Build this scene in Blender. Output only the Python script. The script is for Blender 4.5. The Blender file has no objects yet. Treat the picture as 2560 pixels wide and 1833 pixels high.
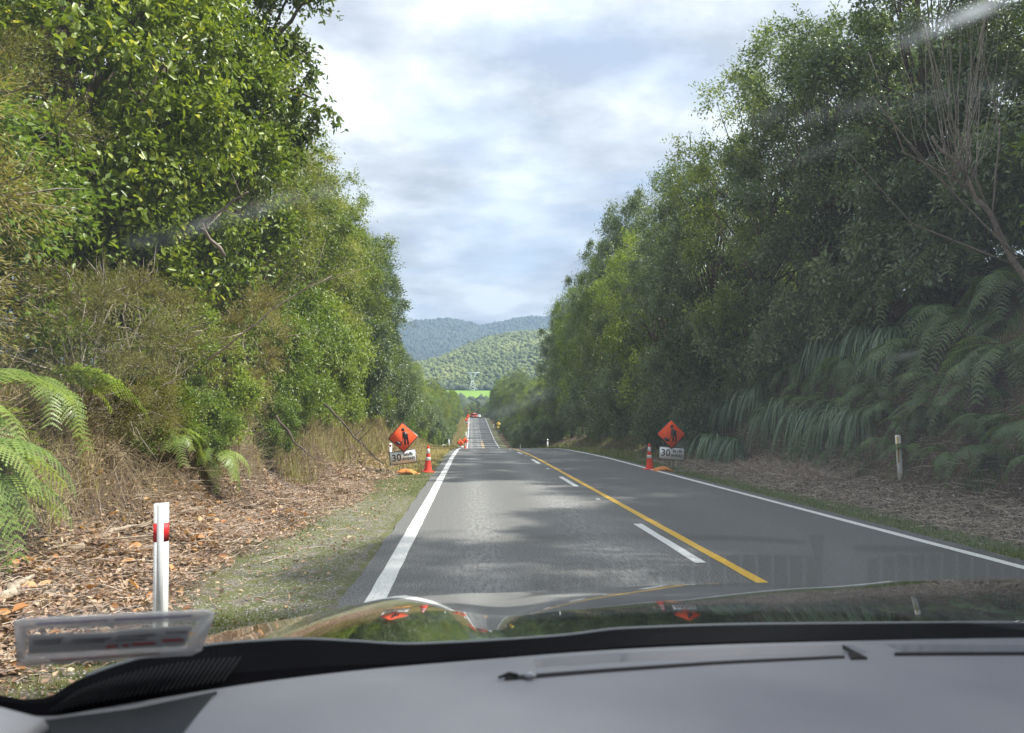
import bpy, math, random
import numpy as np
from mathutils import Vector, Matrix, Euler

random.seed(7)
RS = np.random.RandomState(11)
SC = bpy.context.scene
COL = SC.collection

# ------------------------------------------------------------------ camera
F = 1923.0                      # focal length in photo pixels (2560 wide)
CAMP = np.array([0.0, 0.0, 1.5])
YAW, PITCH = math.radians(3.03), math.radians(4.12)
cam = bpy.data.cameras.new('camera')
cam.sensor_width = 36.0
cam.lens = 36.0 * F / 2560.0
cam.clip_start = 0.02
cam.clip_end = 30000
cam.dof.use_dof = True
cam.dof.focus_distance = 26.0
cam.dof.aperture_fstop = 9.0
camo = bpy.data.objects.new('camera', cam)
camo.location = CAMP
camo.rotation_euler = (math.pi / 2 + PITCH, 0, -YAW)
COL.objects.link(camo)
SC.camera = camo
_fw = np.array([math.sin(YAW) * math.cos(PITCH), math.cos(YAW) * math.cos(PITCH), math.sin(PITCH)])
_rt = np.array([math.cos(YAW), -math.sin(YAW), 0.0])
_up = np.cross(_rt, _fw)

def ray(px, py):
    return _fw + _rt * ((px - 1280) / F) + _up * ((916.5 - py) / F)

def P(px, py, Y):
    d = ray(px, py)
    return CAMP + d * (Y / d[1])

# ------------------------------------------------------------------ world, sun, exposure
SUN_AZ, SUN_EL = math.radians(94), math.radians(51.5)      # azimuth from +Y towards +X
W = bpy.data.worlds.new('World')
SC.world = W
W.use_nodes = True
nt = W.node_tree
nt.nodes.clear()
N = nt.nodes.new
L = nt.links.new
out = N('ShaderNodeOutputWorld')
sky = N('ShaderNodeTexSky'); sky.sky_type = 'NISHITA'; sky.sun_disc = False
sky.sun_elevation = SUN_EL; sky.sun_rotation = SUN_AZ
b1 = N('ShaderNodeBackground'); b1.inputs['Strength'].default_value = 0.14
L(sky.outputs[0], b1.inputs['Color'])
tc = N('ShaderNodeTexCoord')
sp = N('ShaderNodeSeparateXYZ'); L(tc.outputs['Generated'], sp.inputs[0])
mx = N('ShaderNodeMath'); mx.operation = 'MAXIMUM'; L(sp.outputs[2], mx.inputs[0]); mx.inputs[1].default_value = 0.0
ad = N('ShaderNodeMath'); ad.operation = 'ADD'; L(mx.outputs[0], ad.inputs[0]); ad.inputs[1].default_value = 0.24
dx = N('ShaderNodeMath'); dx.operation = 'DIVIDE'; L(sp.outputs[0], dx.inputs[0]); L(ad.outputs[0], dx.inputs[1])
dy = N('ShaderNodeMath'); dy.operation = 'DIVIDE'; L(sp.outputs[1], dy.inputs[0]); L(ad.outputs[0], dy.inputs[1])
cb = N('ShaderNodeCombineXYZ'); L(dx.outputs[0], cb.inputs[0]); L(dy.outputs[0], cb.inputs[1]); cb.inputs[2].default_value = 3.1
mp = N('ShaderNodeMapping'); mp.inputs['Scale'].default_value = (0.8, 0.95, 1); mp.inputs['Location'].default_value = (2.4, 0.65, 0)
L(cb.outputs[0], mp.inputs[0])
n1 = N('ShaderNodeTexNoise'); n1.inputs['Scale'].default_value = 2.2; n1.inputs['Detail'].default_value = 7; n1.inputs['Roughness'].default_value = 0.5
n1.inputs['Distortion'].default_value = 0.35
L(mp.outputs[0], n1.inputs['Vector'])
n2 = N('ShaderNodeTexNoise'); n2.inputs['Scale'].default_value = 3.6; n2.inputs['Detail'].default_value = 6; n2.inputs['Roughness'].default_value = 0.56
mp2 = N('ShaderNodeMapping'); mp2.inputs['Location'].default_value = (8.3, 3.2, 1.5); mp2.inputs['Scale'].default_value = (0.8, 1.0, 1)
L(cb.outputs[0], mp2.inputs[0]); L(mp2.outputs[0], n2.inputs['Vector'])
r1 = N('ShaderNodeValToRGB')      # cloud cover
r1.color_ramp.elements[0].position = 0.30; r1.color_ramp.elements[0].color = (0.6, 0.6, 0.6, 1)
r1.color_ramp.elements[1].position = 0.46; r1.color_ramp.elements[1].color = (1, 1, 1, 1)
L(n1.outputs[0], r1.inputs[0])
r2 = N('ShaderNodeValToRGB')      # cloud tone
r2.color_ramp.elements[0].position = 0.36; r2.color_ramp.elements[0].color = (0.43, 0.45, 0.515, 1)
r2.color_ramp.elements[1].position = 0.62; r2.color_ramp.elements[1].color = (0.95, 0.97, 1.0, 1)
e = r2.color_ramp.elements.new(0.5); e.color = (0.665, 0.685, 0.73, 1)
L(n2.outputs[0], r2.inputs[0])
b2 = N('ShaderNodeBackground')
g1 = N('ShaderNodeMath'); g1.operation = 'MULTIPLY_ADD'; L(mx.outputs[0], g1.inputs[0]); g1.inputs[1].default_value = 0.82; g1.inputs[2].default_value = 0.47
L(g1.outputs[0], b2.inputs['Strength'])       # overcast brightens towards the zenith
L(r2.outputs[0], b2.inputs['Color'])
ms = N('ShaderNodeMixShader'); L(r1.outputs[0], ms.inputs[0]); L(b1.outputs[0], ms.inputs[1]); L(b2.outputs[0], ms.inputs[2])
L(ms.outputs[0], out.inputs['Surface'])

sl = bpy.data.lights.new('sun', 'SUN')
sl.energy = 5.0; sl.angle = math.radians(0.6); sl.color = (1.0, 0.95, 0.86)
so = bpy.data.objects.new('sun', sl)
sd = Vector((math.sin(SUN_AZ) * math.cos(SUN_EL), math.cos(SUN_AZ) * math.cos(SUN_EL), math.sin(SUN_EL)))
so.rotation_euler = sd.to_track_quat('Z', 'Y').to_euler()
so.location = (30, 20, 60)
COL.objects.link(so)
SC.view_settings.view_transform = 'Standard'
SC.view_settings.look = 'None'
SC.view_settings.gamma = 1
SC.view_settings.use_curve_mapping = False
SC.view_settings.exposure = 0.90
SC.render.engine = 'CYCLES'
cy = SC.cycles
cy.use_denoising = True
cy.max_bounces = 6; cy.diffuse_bounces = 3; cy.glossy_bounces = 3; cy.transmission_bounces = 4
cy.transparent_max_bounces = 8; cy.volume_bounces = 0
cy.caustics_reflective = False; cy.caustics_refractive = False
cy.sample_clamp_indirect = 4.0

# ------------------------------------------------------------------ helpers
def vnoise(x, y, z=0.0, seed=0):
    """smooth value noise in numpy, -1..1"""
    x = np.asarray(x, float); y = np.asarray(y, float); z = np.zeros_like(x) + z
    xi = np.floor(x).astype(np.int64); yi = np.floor(y).astype(np.int64); zi = np.floor(z).astype(np.int64)
    fx, fy, fz = x - xi, y - yi, z - zi
    fx = fx * fx * (3 - 2 * fx); fy = fy * fy * (3 - 2 * fy); fz = fz * fz * (3 - 2 * fz)
    def h(a, b, c):
        n = (a * 374761393 + b * 668265263 + c * 2147483647 + seed * 1274126177) & 0xffffffff
        n = ((n ^ (n >> 13)) * 1274126177) & 0xffffffff
        return ((n ^ (n >> 16)) & 0xffff) / 32767.5 - 1
    r = 0
    for a in (0, 1):
        for b in (0, 1):
            for c in (0, 1):
                w = (fx if a else 1 - fx) * (fy if b else 1 - fy) * (fz if c else 1 - fz)
                r = r + w * h(xi + a, yi + b, zi + c)
    return r

def fbm(x, y, z=0.0, o=4, seed=0):
    r = 0; a = 1.0; s = 1.0
    for i in range(o):
        r = r + a * vnoise(x * s, y * s, z * s if np.ndim(z) else z + i * 7.3, seed + i); a *= .5; s *= 2.03
    return r

def hermite(xk, yk):
    """monotone cubic through keys, vectorised"""
    xk = np.array(xk, float); yk = np.array(yk, float)
    h = np.diff(xk); d = np.diff(yk) / h
    m = np.zeros(len(xk)); m[0] = d[0]; m[-1] = d[-1]
    for i in range(1, len(xk) - 1):
        m[i] = 0 if d[i - 1] * d[i] <= 0 else 2 * d[i - 1] * d[i] / (d[i - 1] + d[i])
    def f(x):
        x = np.clip(np.asarray(x, float), xk[0], xk[-1])
        i = np.clip(np.searchsorted(xk, x) - 1, 0, len(h) - 1)
        t = (x - xk[i]) / h[i]
        return ((2 * t**3 - 3 * t**2 + 1) * yk[i] + (t**3 - 2 * t**2 + t) * h[i] * m[i]
                + (-2 * t**3 + 3 * t**2) * yk[i + 1] + (t**3 - t**2) * h[i] * m[i + 1])
    return f

class MB:
    """collects faces, links them as one mesh"""
    def __init__(s):
        s.v = []; s.q = []; s.t = []; s.n = 0; s.a = []; s.poly = []
    def add(s, v, q=None, t=None, a=None, poly=None):
        v = np.asarray(v, float).reshape(-1, 3)
        s.v.append(v)
        if q is not None and len(q): s.q.append(np.asarray(q, np.int64).reshape(-1, 4) + s.n)
        if t is not None and len(t): s.t.append(np.asarray(t, np.int64).reshape(-1, 3) + s.n)
        if poly is not None:
            for p in poly: s.poly.append([i + s.n for i in p])
        if a is None: a = np.zeros(len(v))
        s.a.append(np.asarray(a, float) + np.zeros(len(v)))
        s.n += len(v)
        return s
    def box(s, c, d, rot=None, taper=1.0):
        c = np.array(c, float); d = np.array(d, float) / 2
        v = np.array([[x, y, z] for z in (-1, 1) for y in (-1, 1) for x in (-1, 1)], float)
        v[4:, :2] *= taper
        v = v * d
        if rot is not None: v = v @ np.array(Euler(rot).to_matrix()).T
        return s.add(v + c, q=[(0, 2, 3, 1), (4, 5, 7, 6), (0, 1, 5, 4), (2, 6, 7, 3), (0, 4, 6, 2), (1, 3, 7, 5)])
    def tube(s, pts, rad, sides=6, a=0.0, cap=True):
        pts = np.asarray(pts, float); n = len(pts)
        rad = np.zeros(n) + rad
        tan = np.gradient(pts, axis=0)
        tan /= np.linalg.norm(tan, axis=1)[:, None] + 1e-9
        ref = np.array([0, 0, 1.0]) if abs(tan[0][2]) < .9 else np.array([1.0, 0, 0])
        u = np.cross(tan, ref); u /= np.linalg.norm(u, axis=1)[:, None] + 1e-9
        w = np.cross(tan, u)
        ang = np.linspace(0, 2 * math.pi, sides, endpoint=False)
        v = pts[:, None] + (u[:, None] * np.cos(ang)[None, :, None] + w[:, None] * np.sin(ang)[None, :, None]) * rad[:, None, None]
        i = np.arange(n - 1)[:, None] * sides; j = np.arange(sides)[None]
        q = np.stack([i + j, i + (j + 1) % sides, i + sides + (j + 1) % sides, i + sides + j], -1).reshape(-1, 4)
        pl = [list(range(sides))[::-1], [(n - 1) * sides + k for k in range(sides)]] if cap else None
        return s.add(v.reshape(-1, 3), q=q, a=a, poly=pl)
    def lathe(s, prof, sides=24, c=(0, 0, 0)):
        prof = np.array(prof, float)
        ang = np.linspace(0, 2 * math.pi, sides, endpoint=False)
        v = np.stack([prof[:, 0][:, None] * np.cos(ang), prof[:, 0][:, None] * np.sin(ang), np.repeat(prof[:, 1][:, None], sides, 1)], -1)
        n = len(prof)
        i = np.arange(n - 1)[:, None] * sides; j = np.arange(sides)[None]
        q = np.stack([i + j, i + (j + 1) % sides, i + sides + (j + 1) % sides, i + sides + j], -1).reshape(-1, 4)
        return s.add(v.reshape(-1, 3) + np.array(c), q=q)
    def prism(s, pts2, y0, y1):
        """polygon in x,z extruded from y0 to y1"""
        n = len(pts2)
        v = [(x, y0, z) for x, z in pts2] + [(x, y1, z) for x, z in pts2]
        pl = [list(range(n)), list(range(n, 2 * n))[::-1]] + [[i, n + i, n + (i + 1) % n, (i + 1) % n] for i in range(n)]
        return s.add(v, poly=pl)
    def grid(s, V, a=None):
        V = np.asarray(V, float); r, c = V.shape[:2]
        i = np.arange(r - 1)[:, None] * c; j = np.arange(c - 1)[None]
        q = np.stack([i + j, i + j + 1, i + c + j + 1, i + c + j], -1).reshape(-1, 4)
        return s.add(V.reshape(-1, 3), q=q, a=None if a is None else np.asarray(a).reshape(-1))
    def mesh(s, name, mat, smooth=False, mats=None):
        m = bpy.data.meshes.new(name)
        v = np.concatenate(s.v)
        faces = []; tot = []
        if s.q:
            q = np.concatenate(s.q); faces.append(q.reshape(-1)); tot.append(np.full(len(q), 4))
        if s.t:
            t = np.concatenate(s.t); faces.append(t.reshape(-1)); tot.append(np.full(len(t), 3))
        if s.poly:
            faces.append(np.array([i for p in s.poly for i in p], np.int64)); tot.append(np.array([len(p) for p in s.poly]))
        li = np.concatenate(faces).astype(np.int32); lt = np.concatenate(tot).astype(np.int32)
        ls = np.concatenate([[0], np.cumsum(lt)[:-1]]).astype(np.int32)
        m.vertices.add(len(v)); m.vertices.foreach_set('co', v.astype(np.float32).reshape(-1))
        m.loops.add(len(li)); m.loops.foreach_set('vertex_index', li)
        m.polygons.add(len(lt)); m.polygons.foreach_set('loop_start', ls); m.polygons.foreach_set('loop_total', lt)
        at = m.attributes.new('rnd', 'FLOAT', 'POINT'); at.data.foreach_set('value', np.concatenate(s.a).astype(np.float32))
        m.update(calc_edges=True)
        m.validate()
        if smooth: m.polygons.foreach_set('use_smooth', np.ones(len(m.polygons), bool))
        if mat is not None: m.materials.append(mat)
        return m
    def build(s, name, mat, parent=None, smooth=False):
        return link(name, s.mesh(name, mat, smooth), parent)

def link(name, data, parent=None, loc=None, rot=None, scale=None):
    o = bpy.data.objects.new(name, data); COL.objects.link(o)
    if parent is not None: o.parent = parent
    if loc is not None: o.location = [float(c) for c in loc]
    if rot is not None: o.rotation_euler = rot
    if scale is not None: o.scale = scale
    return o

def tag(o, label=None, cat=None, group=None, kind=None):
    if label: o['label'] = label
    if cat: o['category'] = cat
    if group: o['group'] = group
    if kind: o['kind'] = kind
    return o

def thing(name, label, cat, loc=(0, 0, 0), rot=(0, 0, 0), group=None, scale=None):
    o = link(name, None, None, loc, rot, scale)
    o.empty_display_size = 0.2
    return tag(o, label, cat, group)

def kids(o): return list(o.children)

def copy_tree(o, parent=None):
    c = o.copy(); COL.objects.link(c)
    if parent is not None: c.parent = parent
    for ch in kids(o): copy_tree(ch, c)
    return c

# ------------------------------------------------------------------ materials
def mat(name, col=(0.5, 0.5, 0.5), rough=0.6, spec=0.5, metal=0.0, coat=0.0):
    m = bpy.data.materials.new(name); m.use_nodes = True
    b = m.node_tree.nodes['Principled BSDF']
    b.inputs['Base Color'].default_value = (*col, 1)
    b.inputs['Roughness'].default_value = rough
    b.inputs['Specular IOR Level'].default_value = spec
    b.inputs['Metallic'].default_value = metal
    b.inputs['Coat Weight'].default_value = coat
    return m

def ramp(nt, stops):
    r = nt.nodes.new('ShaderNodeValToRGB'); el = r.color_ramp.elements
    while len(el) < len(stops): el.new(0.5)
    for e_, (p_, c_) in zip(el, stops):
        e_.position = p_; e_.color = (*c_, 1)
    return r

def noise(nt, scale, detail=4, rough=.55, vec=None, dist=0.0):
    n = nt.nodes.new('ShaderNodeTexNoise'); n.inputs['Scale'].default_value = scale
    n.inputs['Detail'].default_value = detail; n.inputs['Roughness'].default_value = rough; n.inputs['Distortion'].default_value = dist
    if vec is not None: nt.links.new(vec, n.inputs['Vector'])
    return n

def mixc(nt, f, a, b, mode='MIX'):
    m = nt.nodes.new('ShaderNodeMix'); m.data_type = 'RGBA'; m.blend_type = mode
    for val, idx in ((f, 0), (a, 6), (b, 7)):
        if isinstance(val, (int, float)): m.inputs[idx].default_value = val
        elif isinstance(val, tuple): m.inputs[idx].default_value = (*val, 1)
        else: nt.links.new(val, m.inputs[idx])
    return m.outputs[2]

def mth(nt, op, a, b=None, c=None):
    m = nt.nodes.new('ShaderNodeMath'); m.operation = op
    for i, v in enumerate((a, b, c)):
        if v is None: continue
        if isinstance(v, (int, float)): m.inputs[i].default_value = v
        else: nt.links.new(v, m.inputs[i])
    return m.outputs[0]

def leafmat(name, stops, rough=.45, tr=.35, spec=.5, vary=.25):
    """leaf material: colour picked leaf by leaf, slightly shifted plant by plant"""
    m = mat(name, rough=rough, spec=spec); t = m.node_tree; b = t.nodes['Principled BSDF']
    at = t.nodes.new('ShaderNodeAttribute'); at.attribute_name = 'rnd'
    r = ramp(t, stops); t.links.new(at.outputs['Fac'], r.inputs[0])
    oi = t.nodes.new('ShaderNodeObjectInfo')
    hs = t.nodes.new('ShaderNodeHueSaturation')
    t.links.new(r.outputs[0], hs.inputs['Color'])
    t.links.new(mth(t, 'MULTIPLY_ADD', oi.outputs['Random'], vary * 2, 1 - vary), hs.inputs['Value'])
    t.links.new(mth(t, 'MULTIPLY_ADD', oi.outputs['Random'], -.03, .515), hs.inputs['Hue'])
    t.links.new(hs.outputs[0], b.inputs['Base Color'])
    tl = t.nodes.new('ShaderNodeBsdfTranslucent')
    t.links.new(mixc(t, 1.0, hs.outputs[0], (1.5, 1.5, .7), 'MULTIPLY'), tl.inputs['Color'])
    ms = t.nodes.new('ShaderNodeMixShader'); ms.inputs[0].default_value = tr
    t.links.new(b.outputs[0], ms.inputs[1]); t.links.new(tl.outputs[0], ms.inputs[2])
    t.links.new(ms.outputs[0], t.nodes['Material Output'].inputs['Surface'])
    return m

def barkmat(name, c1, c2, scale=12):
    m = mat(name, rough=.85, spec=.2); t = m.node_tree; b = t.nodes['Principled BSDF']
    tc = t.nodes.new('ShaderNodeTexCoord')
    mp_ = t.nodes.new('ShaderNodeMapping'); mp_.inputs['Scale'].default_value = (1, 1, .25); t.links.new(tc.outputs['Object'], mp_.inputs[0])
    n = noise(t, scale, 6, .65, mp_.outputs[0])
    r = ramp(t, [(.3, c1), (.7, c2)]); t.links.new(n.outputs[0], r.inputs[0]); t.links.new(r.outputs[0], b.inputs['Base Color'])
    bp = t.nodes.new('ShaderNodeBump'); bp.inputs['Strength'].default_value = .5; bp.inputs['Distance'].default_value = .02
    t.links.new(n.outputs[0], bp.inputs['Height']); t.links.new(bp.outputs[0], b.inputs['Normal'])
    return m

M_GLOSSY = leafmat('glossy_leaf', [(0, (.06, .10, .02)), (.4, (.14, .20, .028)), (.8, (.31, .38, .055)), (1, (.52, .52, .09))], .38, .34, .5)
M_MID = leafmat('mid_leaf', [(0, (.08, .12, .03)), (.5, (.165, .225, .055)), (.96, (.27, .31, .07)), (1, (.40, .25, .08))], .38, .35)
M_FINE = leafmat('fine_leaf', [(0, (.11, .14, .04)), (.5, (.20, .23, .06)), (1, (.31, .33, .09))], .45, .35)
M_GOLD = leafmat('golden_scrub_leaf', [(0, (.14, .115, .05)), (.4, (.23, .20, .07)), (.8, (.26, .27, .075)), (1, (.40, .32, .14))], .55, .3)
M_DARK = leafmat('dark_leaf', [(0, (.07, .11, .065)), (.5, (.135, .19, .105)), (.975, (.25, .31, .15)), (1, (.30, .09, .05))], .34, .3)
M_YEL = leafmat('yellow_green_leaf', [(0, (.09, .15, .025)), (.5, (.17, .25, .045)), (1, (.28, .34, .06))], .4, .38)
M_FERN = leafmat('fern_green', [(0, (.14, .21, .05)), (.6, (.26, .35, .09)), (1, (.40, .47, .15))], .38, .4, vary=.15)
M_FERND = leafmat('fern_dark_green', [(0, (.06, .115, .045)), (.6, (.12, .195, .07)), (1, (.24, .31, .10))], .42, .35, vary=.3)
M_FERNB = leafmat('dead_fern_brown', [(0, (.16, .11, .07)), (.6, (.25, .18, .12)), (1, (.33, .26, .2))], .8, .2)
M_STRAP = leafmat('strap_leaf', [(0, (.08, .15, .08)), (.6, (.15, .24, .14)), (1, (.26, .36, .24))], .35, .3, vary=.2)
M_DRY = leafmat('dry_grass', [(0, (.22, .17, .09)), (.4, (.36, .29, .14)), (.75, (.30, .31, .10)), (1, (.46, .38, .2))], .7, .3)
M_GRASS = leafmat('green_grass', [(0, (.07, .11, .03)), (.5, (.12, .18, .045)), (.85, (.19, .21, .06)), (1, (.32, .28, .12))], .6, .3)
M_LITTER = leafmat('leaf_litter', [(0, (.14, .085, .06)), (.3, (.30, .18, .125)), (.6, (.44, .30, .205)), (.85, (.58, .44, .32)), (1, (.60, .32, .12))], .6, .15, vary=.05)
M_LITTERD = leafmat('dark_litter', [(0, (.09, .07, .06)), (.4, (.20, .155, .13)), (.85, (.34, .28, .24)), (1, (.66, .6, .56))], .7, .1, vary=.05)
M_TWIG = leafmat('twig', [(0, (.18, .13, .10)), (.5, (.36, .28, .22)), (1, (.60, .52, .43))], .8, 0.0, vary=.05)
M_BARK = barkmat('bark', (.05, .04, .032), (.16, .13, .10))
M_PALEBARK = barkmat('pale_bark', (.14, .12, .10), (.36, .31, .27), 18)
M_LOG = barkmat('weathered_wood', (.22, .17, .12), (.55, .47, .38), 25)

# ground
M_GROUND = mat('ground', rough=.95, spec=.1)
t = M_GROUND.node_tree; b = t.nodes['Principled BSDF']
tc = t.nodes.new('ShaderNodeTexCoord'); sx = t.nodes.new('ShaderNodeSeparateXYZ'); t.links.new(tc.outputs['Object'], sx.inputs[0])
nb = noise(t, .9, 5, .6, tc.outputs['Object']); nf = noise(t, 45, 6, .7, tc.outputs['Object']); nm = noise(t, 6, 5, .6, tc.outputs['Object'])
gravel = ramp(t, [(.3, (.06, .052, .04)), (.5, (.18, .165, .13)), (.68, (.36, .335, .27))]); t.links.new(nf.outputs[0], gravel.inputs[0])
moss = ramp(t, [(.3, (.07, .08, .02)), (.7, (.20, .22, .07))]); t.links.new(nf.outputs[0], moss.inputs[0])
soil = ramp(t, [(.25, (.05, .035, .024)), (.55, (.13, .095, .065)), (.8, (.27, .21, .15))]); t.links.new(nf.outputs[0], soil.inputs[0])
absx = mth(t, 'ABSOLUTE', mth(t, 'SUBTRACT', sx.outputs[0], 2.45))     # distance from the centre line
dist = mth(t, 'ADD', absx, mth(t, 'MULTIPLY', mth(t, 'SUBTRACT', nb.outputs[0], .5), 1.4))
f1 = t.nodes.new('ShaderNodeMapRange'); f1.inputs['From Min'].default_value = 3.7; f1.inputs['From Max'].default_value = 4.4; t.links.new(dist, f1.inputs['Value'])
f2 = t.nodes.new('ShaderNodeMapRange'); f2.inputs['From Min'].default_value = 4.7; f2.inputs['From Max'].default_value = 5.3; t.links.new(dist, f2.inputs['Value'])
mfac = mth(t, 'MULTIPLY', mth(t, 'GREATER_THAN', nm.outputs[0], .47), .75)
c = mixc(t, mfac, gravel.outputs[0], moss.outputs[0])
c = mixc(t, f2.outputs[0], c, soil.outputs[0])
f3 = t.nodes.new('ShaderNodeMapRange'); f3.inputs['From Min'].default_value = 14; f3.inputs['From Max'].default_value = 22; t.links.new(absx, f3.inputs['Value'])
c = mixc(t, f3.outputs[0], c, (.05, .075, .03))
t.links.new(c, b.inputs['Base Color'])
bp = t.nodes.new('ShaderNodeBump'); bp.inputs['Strength'].default_value = .8; bp.inputs['Distance'].default_value = .03
t.links.new(nf.outputs[0], bp.inputs['Height']); t.links.new(bp.outputs[0], b.inputs['Normal'])

# chip seal
M_ROAD = mat('chip_seal', rough=.8, spec=.35)
t = M_ROAD.node_tree; b = t.nodes['Principled BSDF']
tc = t.nodes.new('ShaderNodeTexCoord'); sx = t.nodes.new('ShaderNodeSeparateXYZ'); t.links.new(tc.outputs['Object'], sx.inputs[0])
nf = noise(t, 48, 6, .85, tc.outputs['Object'])
mpp = t.nodes.new('ShaderNodeMapping'); mpp.inputs['Scale'].default_value = (3.2, .7, 1); t.links.new(tc.outputs['Object'], mpp.inputs[0])
npatch = noise(t, 5.5, 9, .78, mpp.outputs[0], .15)
mpq = t.nodes.new('ShaderNodeMapping'); mpq.inputs['Scale'].default_value = (1, .12, 1); t.links.new(tc.outputs['Object'], mpq.inputs[0])
nl = noise(t, 1.3, 3, .5, mpq.outputs[0])
def bumpx(c0, w):   # smooth 0..1 strip about x=c0
    d_ = mth(t, 'DIVIDE', mth(t, 'SUBTRACT', sx.outputs[0], c0), w)
    return mth(t, 'POWER', 2.718, mth(t, 'MULTIPLY', mth(t, 'MULTIPLY', d_, d_), -1.0))
worn = mth(t, 'ADD', mth(t, 'ADD', bumpx(.12, .30), bumpx(1.65, .42)), mth(t, 'MULTIPLY', bumpx(4.2, .5), .35))
chip = ramp(t, [(.36, (.02, .02, .021)), (.5, (.12, .12, .118)), (.62, (.42, .42, .41))]); t.links.new(nf.outputs[0], chip.inputs[0])
pr = ramp(t, [(.40, (0, 0, 0)), (.62, (1, 1, 1))]); t.links.new(npatch.outputs[0], pr.inputs[0])
wf = mth(t, 'MULTIPLY', mth(t, 'MINIMUM', worn, 1.0), pr.outputs[0])
c = mixc(t, mth(t, 'MULTIPLY', wf, .60), chip.outputs[0], (.42, .42, .41))
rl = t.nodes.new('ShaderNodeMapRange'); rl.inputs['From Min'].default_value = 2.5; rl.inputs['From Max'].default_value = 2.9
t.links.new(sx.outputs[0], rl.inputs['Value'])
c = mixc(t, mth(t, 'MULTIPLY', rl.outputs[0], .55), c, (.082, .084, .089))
c = mixc(t, mth(t, 'MULTIPLY', nl.outputs[0], .35), c, (.10, .098, .09))
t.links.new(c, b.inputs['Base Color'])
bp = t.nodes.new('ShaderNodeBump'); bp.inputs['Strength'].default_value = .6; bp.inputs['Distance'].default_value = .008
t.links.new(nf.outputs[0], bp.inputs['Height']); t.links.new(bp.outputs[0], b.inputs['Normal'])

def paintmat(name, col, wear=.52):
    m = mat(name, rough=.6, spec=.3); t = m.node_tree; b = t.nodes['Principled BSDF']
    tc = t.nodes.new('ShaderNodeTexCoord')
    n = noise(t, 60, 6, .8, tc.outputs['Object'])
    r = ramp(t, [(wear - .17, (.08, .08, .08)), (wear - .07, col)]); t.links.new(n.outputs[0], r.inputs[0])
    t.links.new(r.outputs[0], b.inputs['Base Color'])
    bp = t.nodes.new('ShaderNodeBump'); bp.inputs['Strength'].default_value = .5; bp.inputs['Distance'].default_value = .006
    t.links.new(n.outputs[0], bp.inputs['Height']); t.links.new(bp.outputs[0], b.inputs['Normal'])
    return m
M_WLINE = paintmat('white_road_paint', (.78, .78, .76), .535)
M_YLINE = paintmat('yellow_road_paint', (.72, .44, .05), .51)

def wearmat(name, col, dirt, amount=.3, scale=14, rough=.5, spec=.5):
    m = mat(name, rough=rough, spec=spec); t = m.node_tree; b = t.nodes['Principled BSDF']
    tc = t.nodes.new('ShaderNodeTexCoord')
    n = noise(t, scale, 7, .7, tc.outputs['Object'], .4)
    r = ramp(t, [(.45, (0, 0, 0)), (.8, (1, 1, 1))]); t.links.new(n.outputs[0], r.inputs[0])
    t.links.new(mixc(t, mth(t, 'MULTIPLY', r.outputs[0], amount), col, dirt), b.inputs['Base Color'])
    return m
M_ORANGE = wearmat('orange_sign_sheet', (.92, .11, .03), (.6, .12, .06), .25, 9, .85, .15)
M_BLACK = mat('black_print', (.022, .022, .026), .45)
M_DIRTYBLACK = wearmat('scuffed_black_print', (.022, .022, .026), (.16, .06, .05), .6, 26, .5)
M_WHITE = wearmat('white_sign_sheet', (.86, .88, .90), (.55, .53, .5), .2, 12, .85, .15)
M_STEEL = wearmat('galvanised_steel', (.42, .43, .43), (.25, .22, .2), .5, 20, .45)
M_POST = wearmat('white_post_plastic', (.84, .84, .83), (.40, .37, .31), .6, 17, .5)
M_POSTGREY = wearmat('grey_post_face', (.55, .56, .56), (.38, .37, .34), .4, 15, .5)
M_RED = wearmat('red_reflective', (.62, .02, .025), (.4, .1, .1), .3, 20, .35)
M_YELR = wearmat('yellow_reflective', (.75, .50, .03), (.4, .25, .1), .5, 25, .35)
M_CONE = wearmat('cone_orange_red', (.82, .06, .03), (.45, .12, .09), .35, 12, .75, .25)
M_CONEBAND = wearmat('cone_white_band', (.72, .73, .74), (.5, .5, .5), .3, 30, .3)
M_BAG = wearmat('orange_sandbag', (.66, .25, .07), (.38, .17, .08), .6, 9, .75, .2)

# ------------------------------------------------------------------ ground shape
road_z = hermite([-200, 0, 30, 45, 58, 75, 90, 120, 150, 180, 229, 291, 312, 330, 360, 420, 520, 700, 1100, 1200, 1450, 2500, 9000],
                 [0, 0, 0, -.14, -.48, -1.15, -1.95, -3.2, -3.75, -3.2, -1.1, 2.0, 2.9, 3.3, 3.2, 1.5, 3, 10, 29, 34, 57, 80, 90])
lb = hermite([0, 1.15, 2.3, 3.3, 3.95, 4.45, 5.2, 8, 20, 60, 3000], [-.03, -.035, -.07, .04, .30, 1.15, 1.75, 2.3, 3.4, 4, 4])
rb = hermite([0, 6.0, 7.2, 8.8, 9.9, 10.5, 11.4, 12.8, 16, 60, 3000], [-.03, -.035, -.08, -.06, .05, 1.1, 3.0, 4.8, 6.2, 7, 7])
rb2 = hermite([0, 6.0, 7.2, 8.3, 9.2, 12, 60, 3000], [-.03, -.035, -.10, -.05, .5, 1.6, 3, 3])
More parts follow.
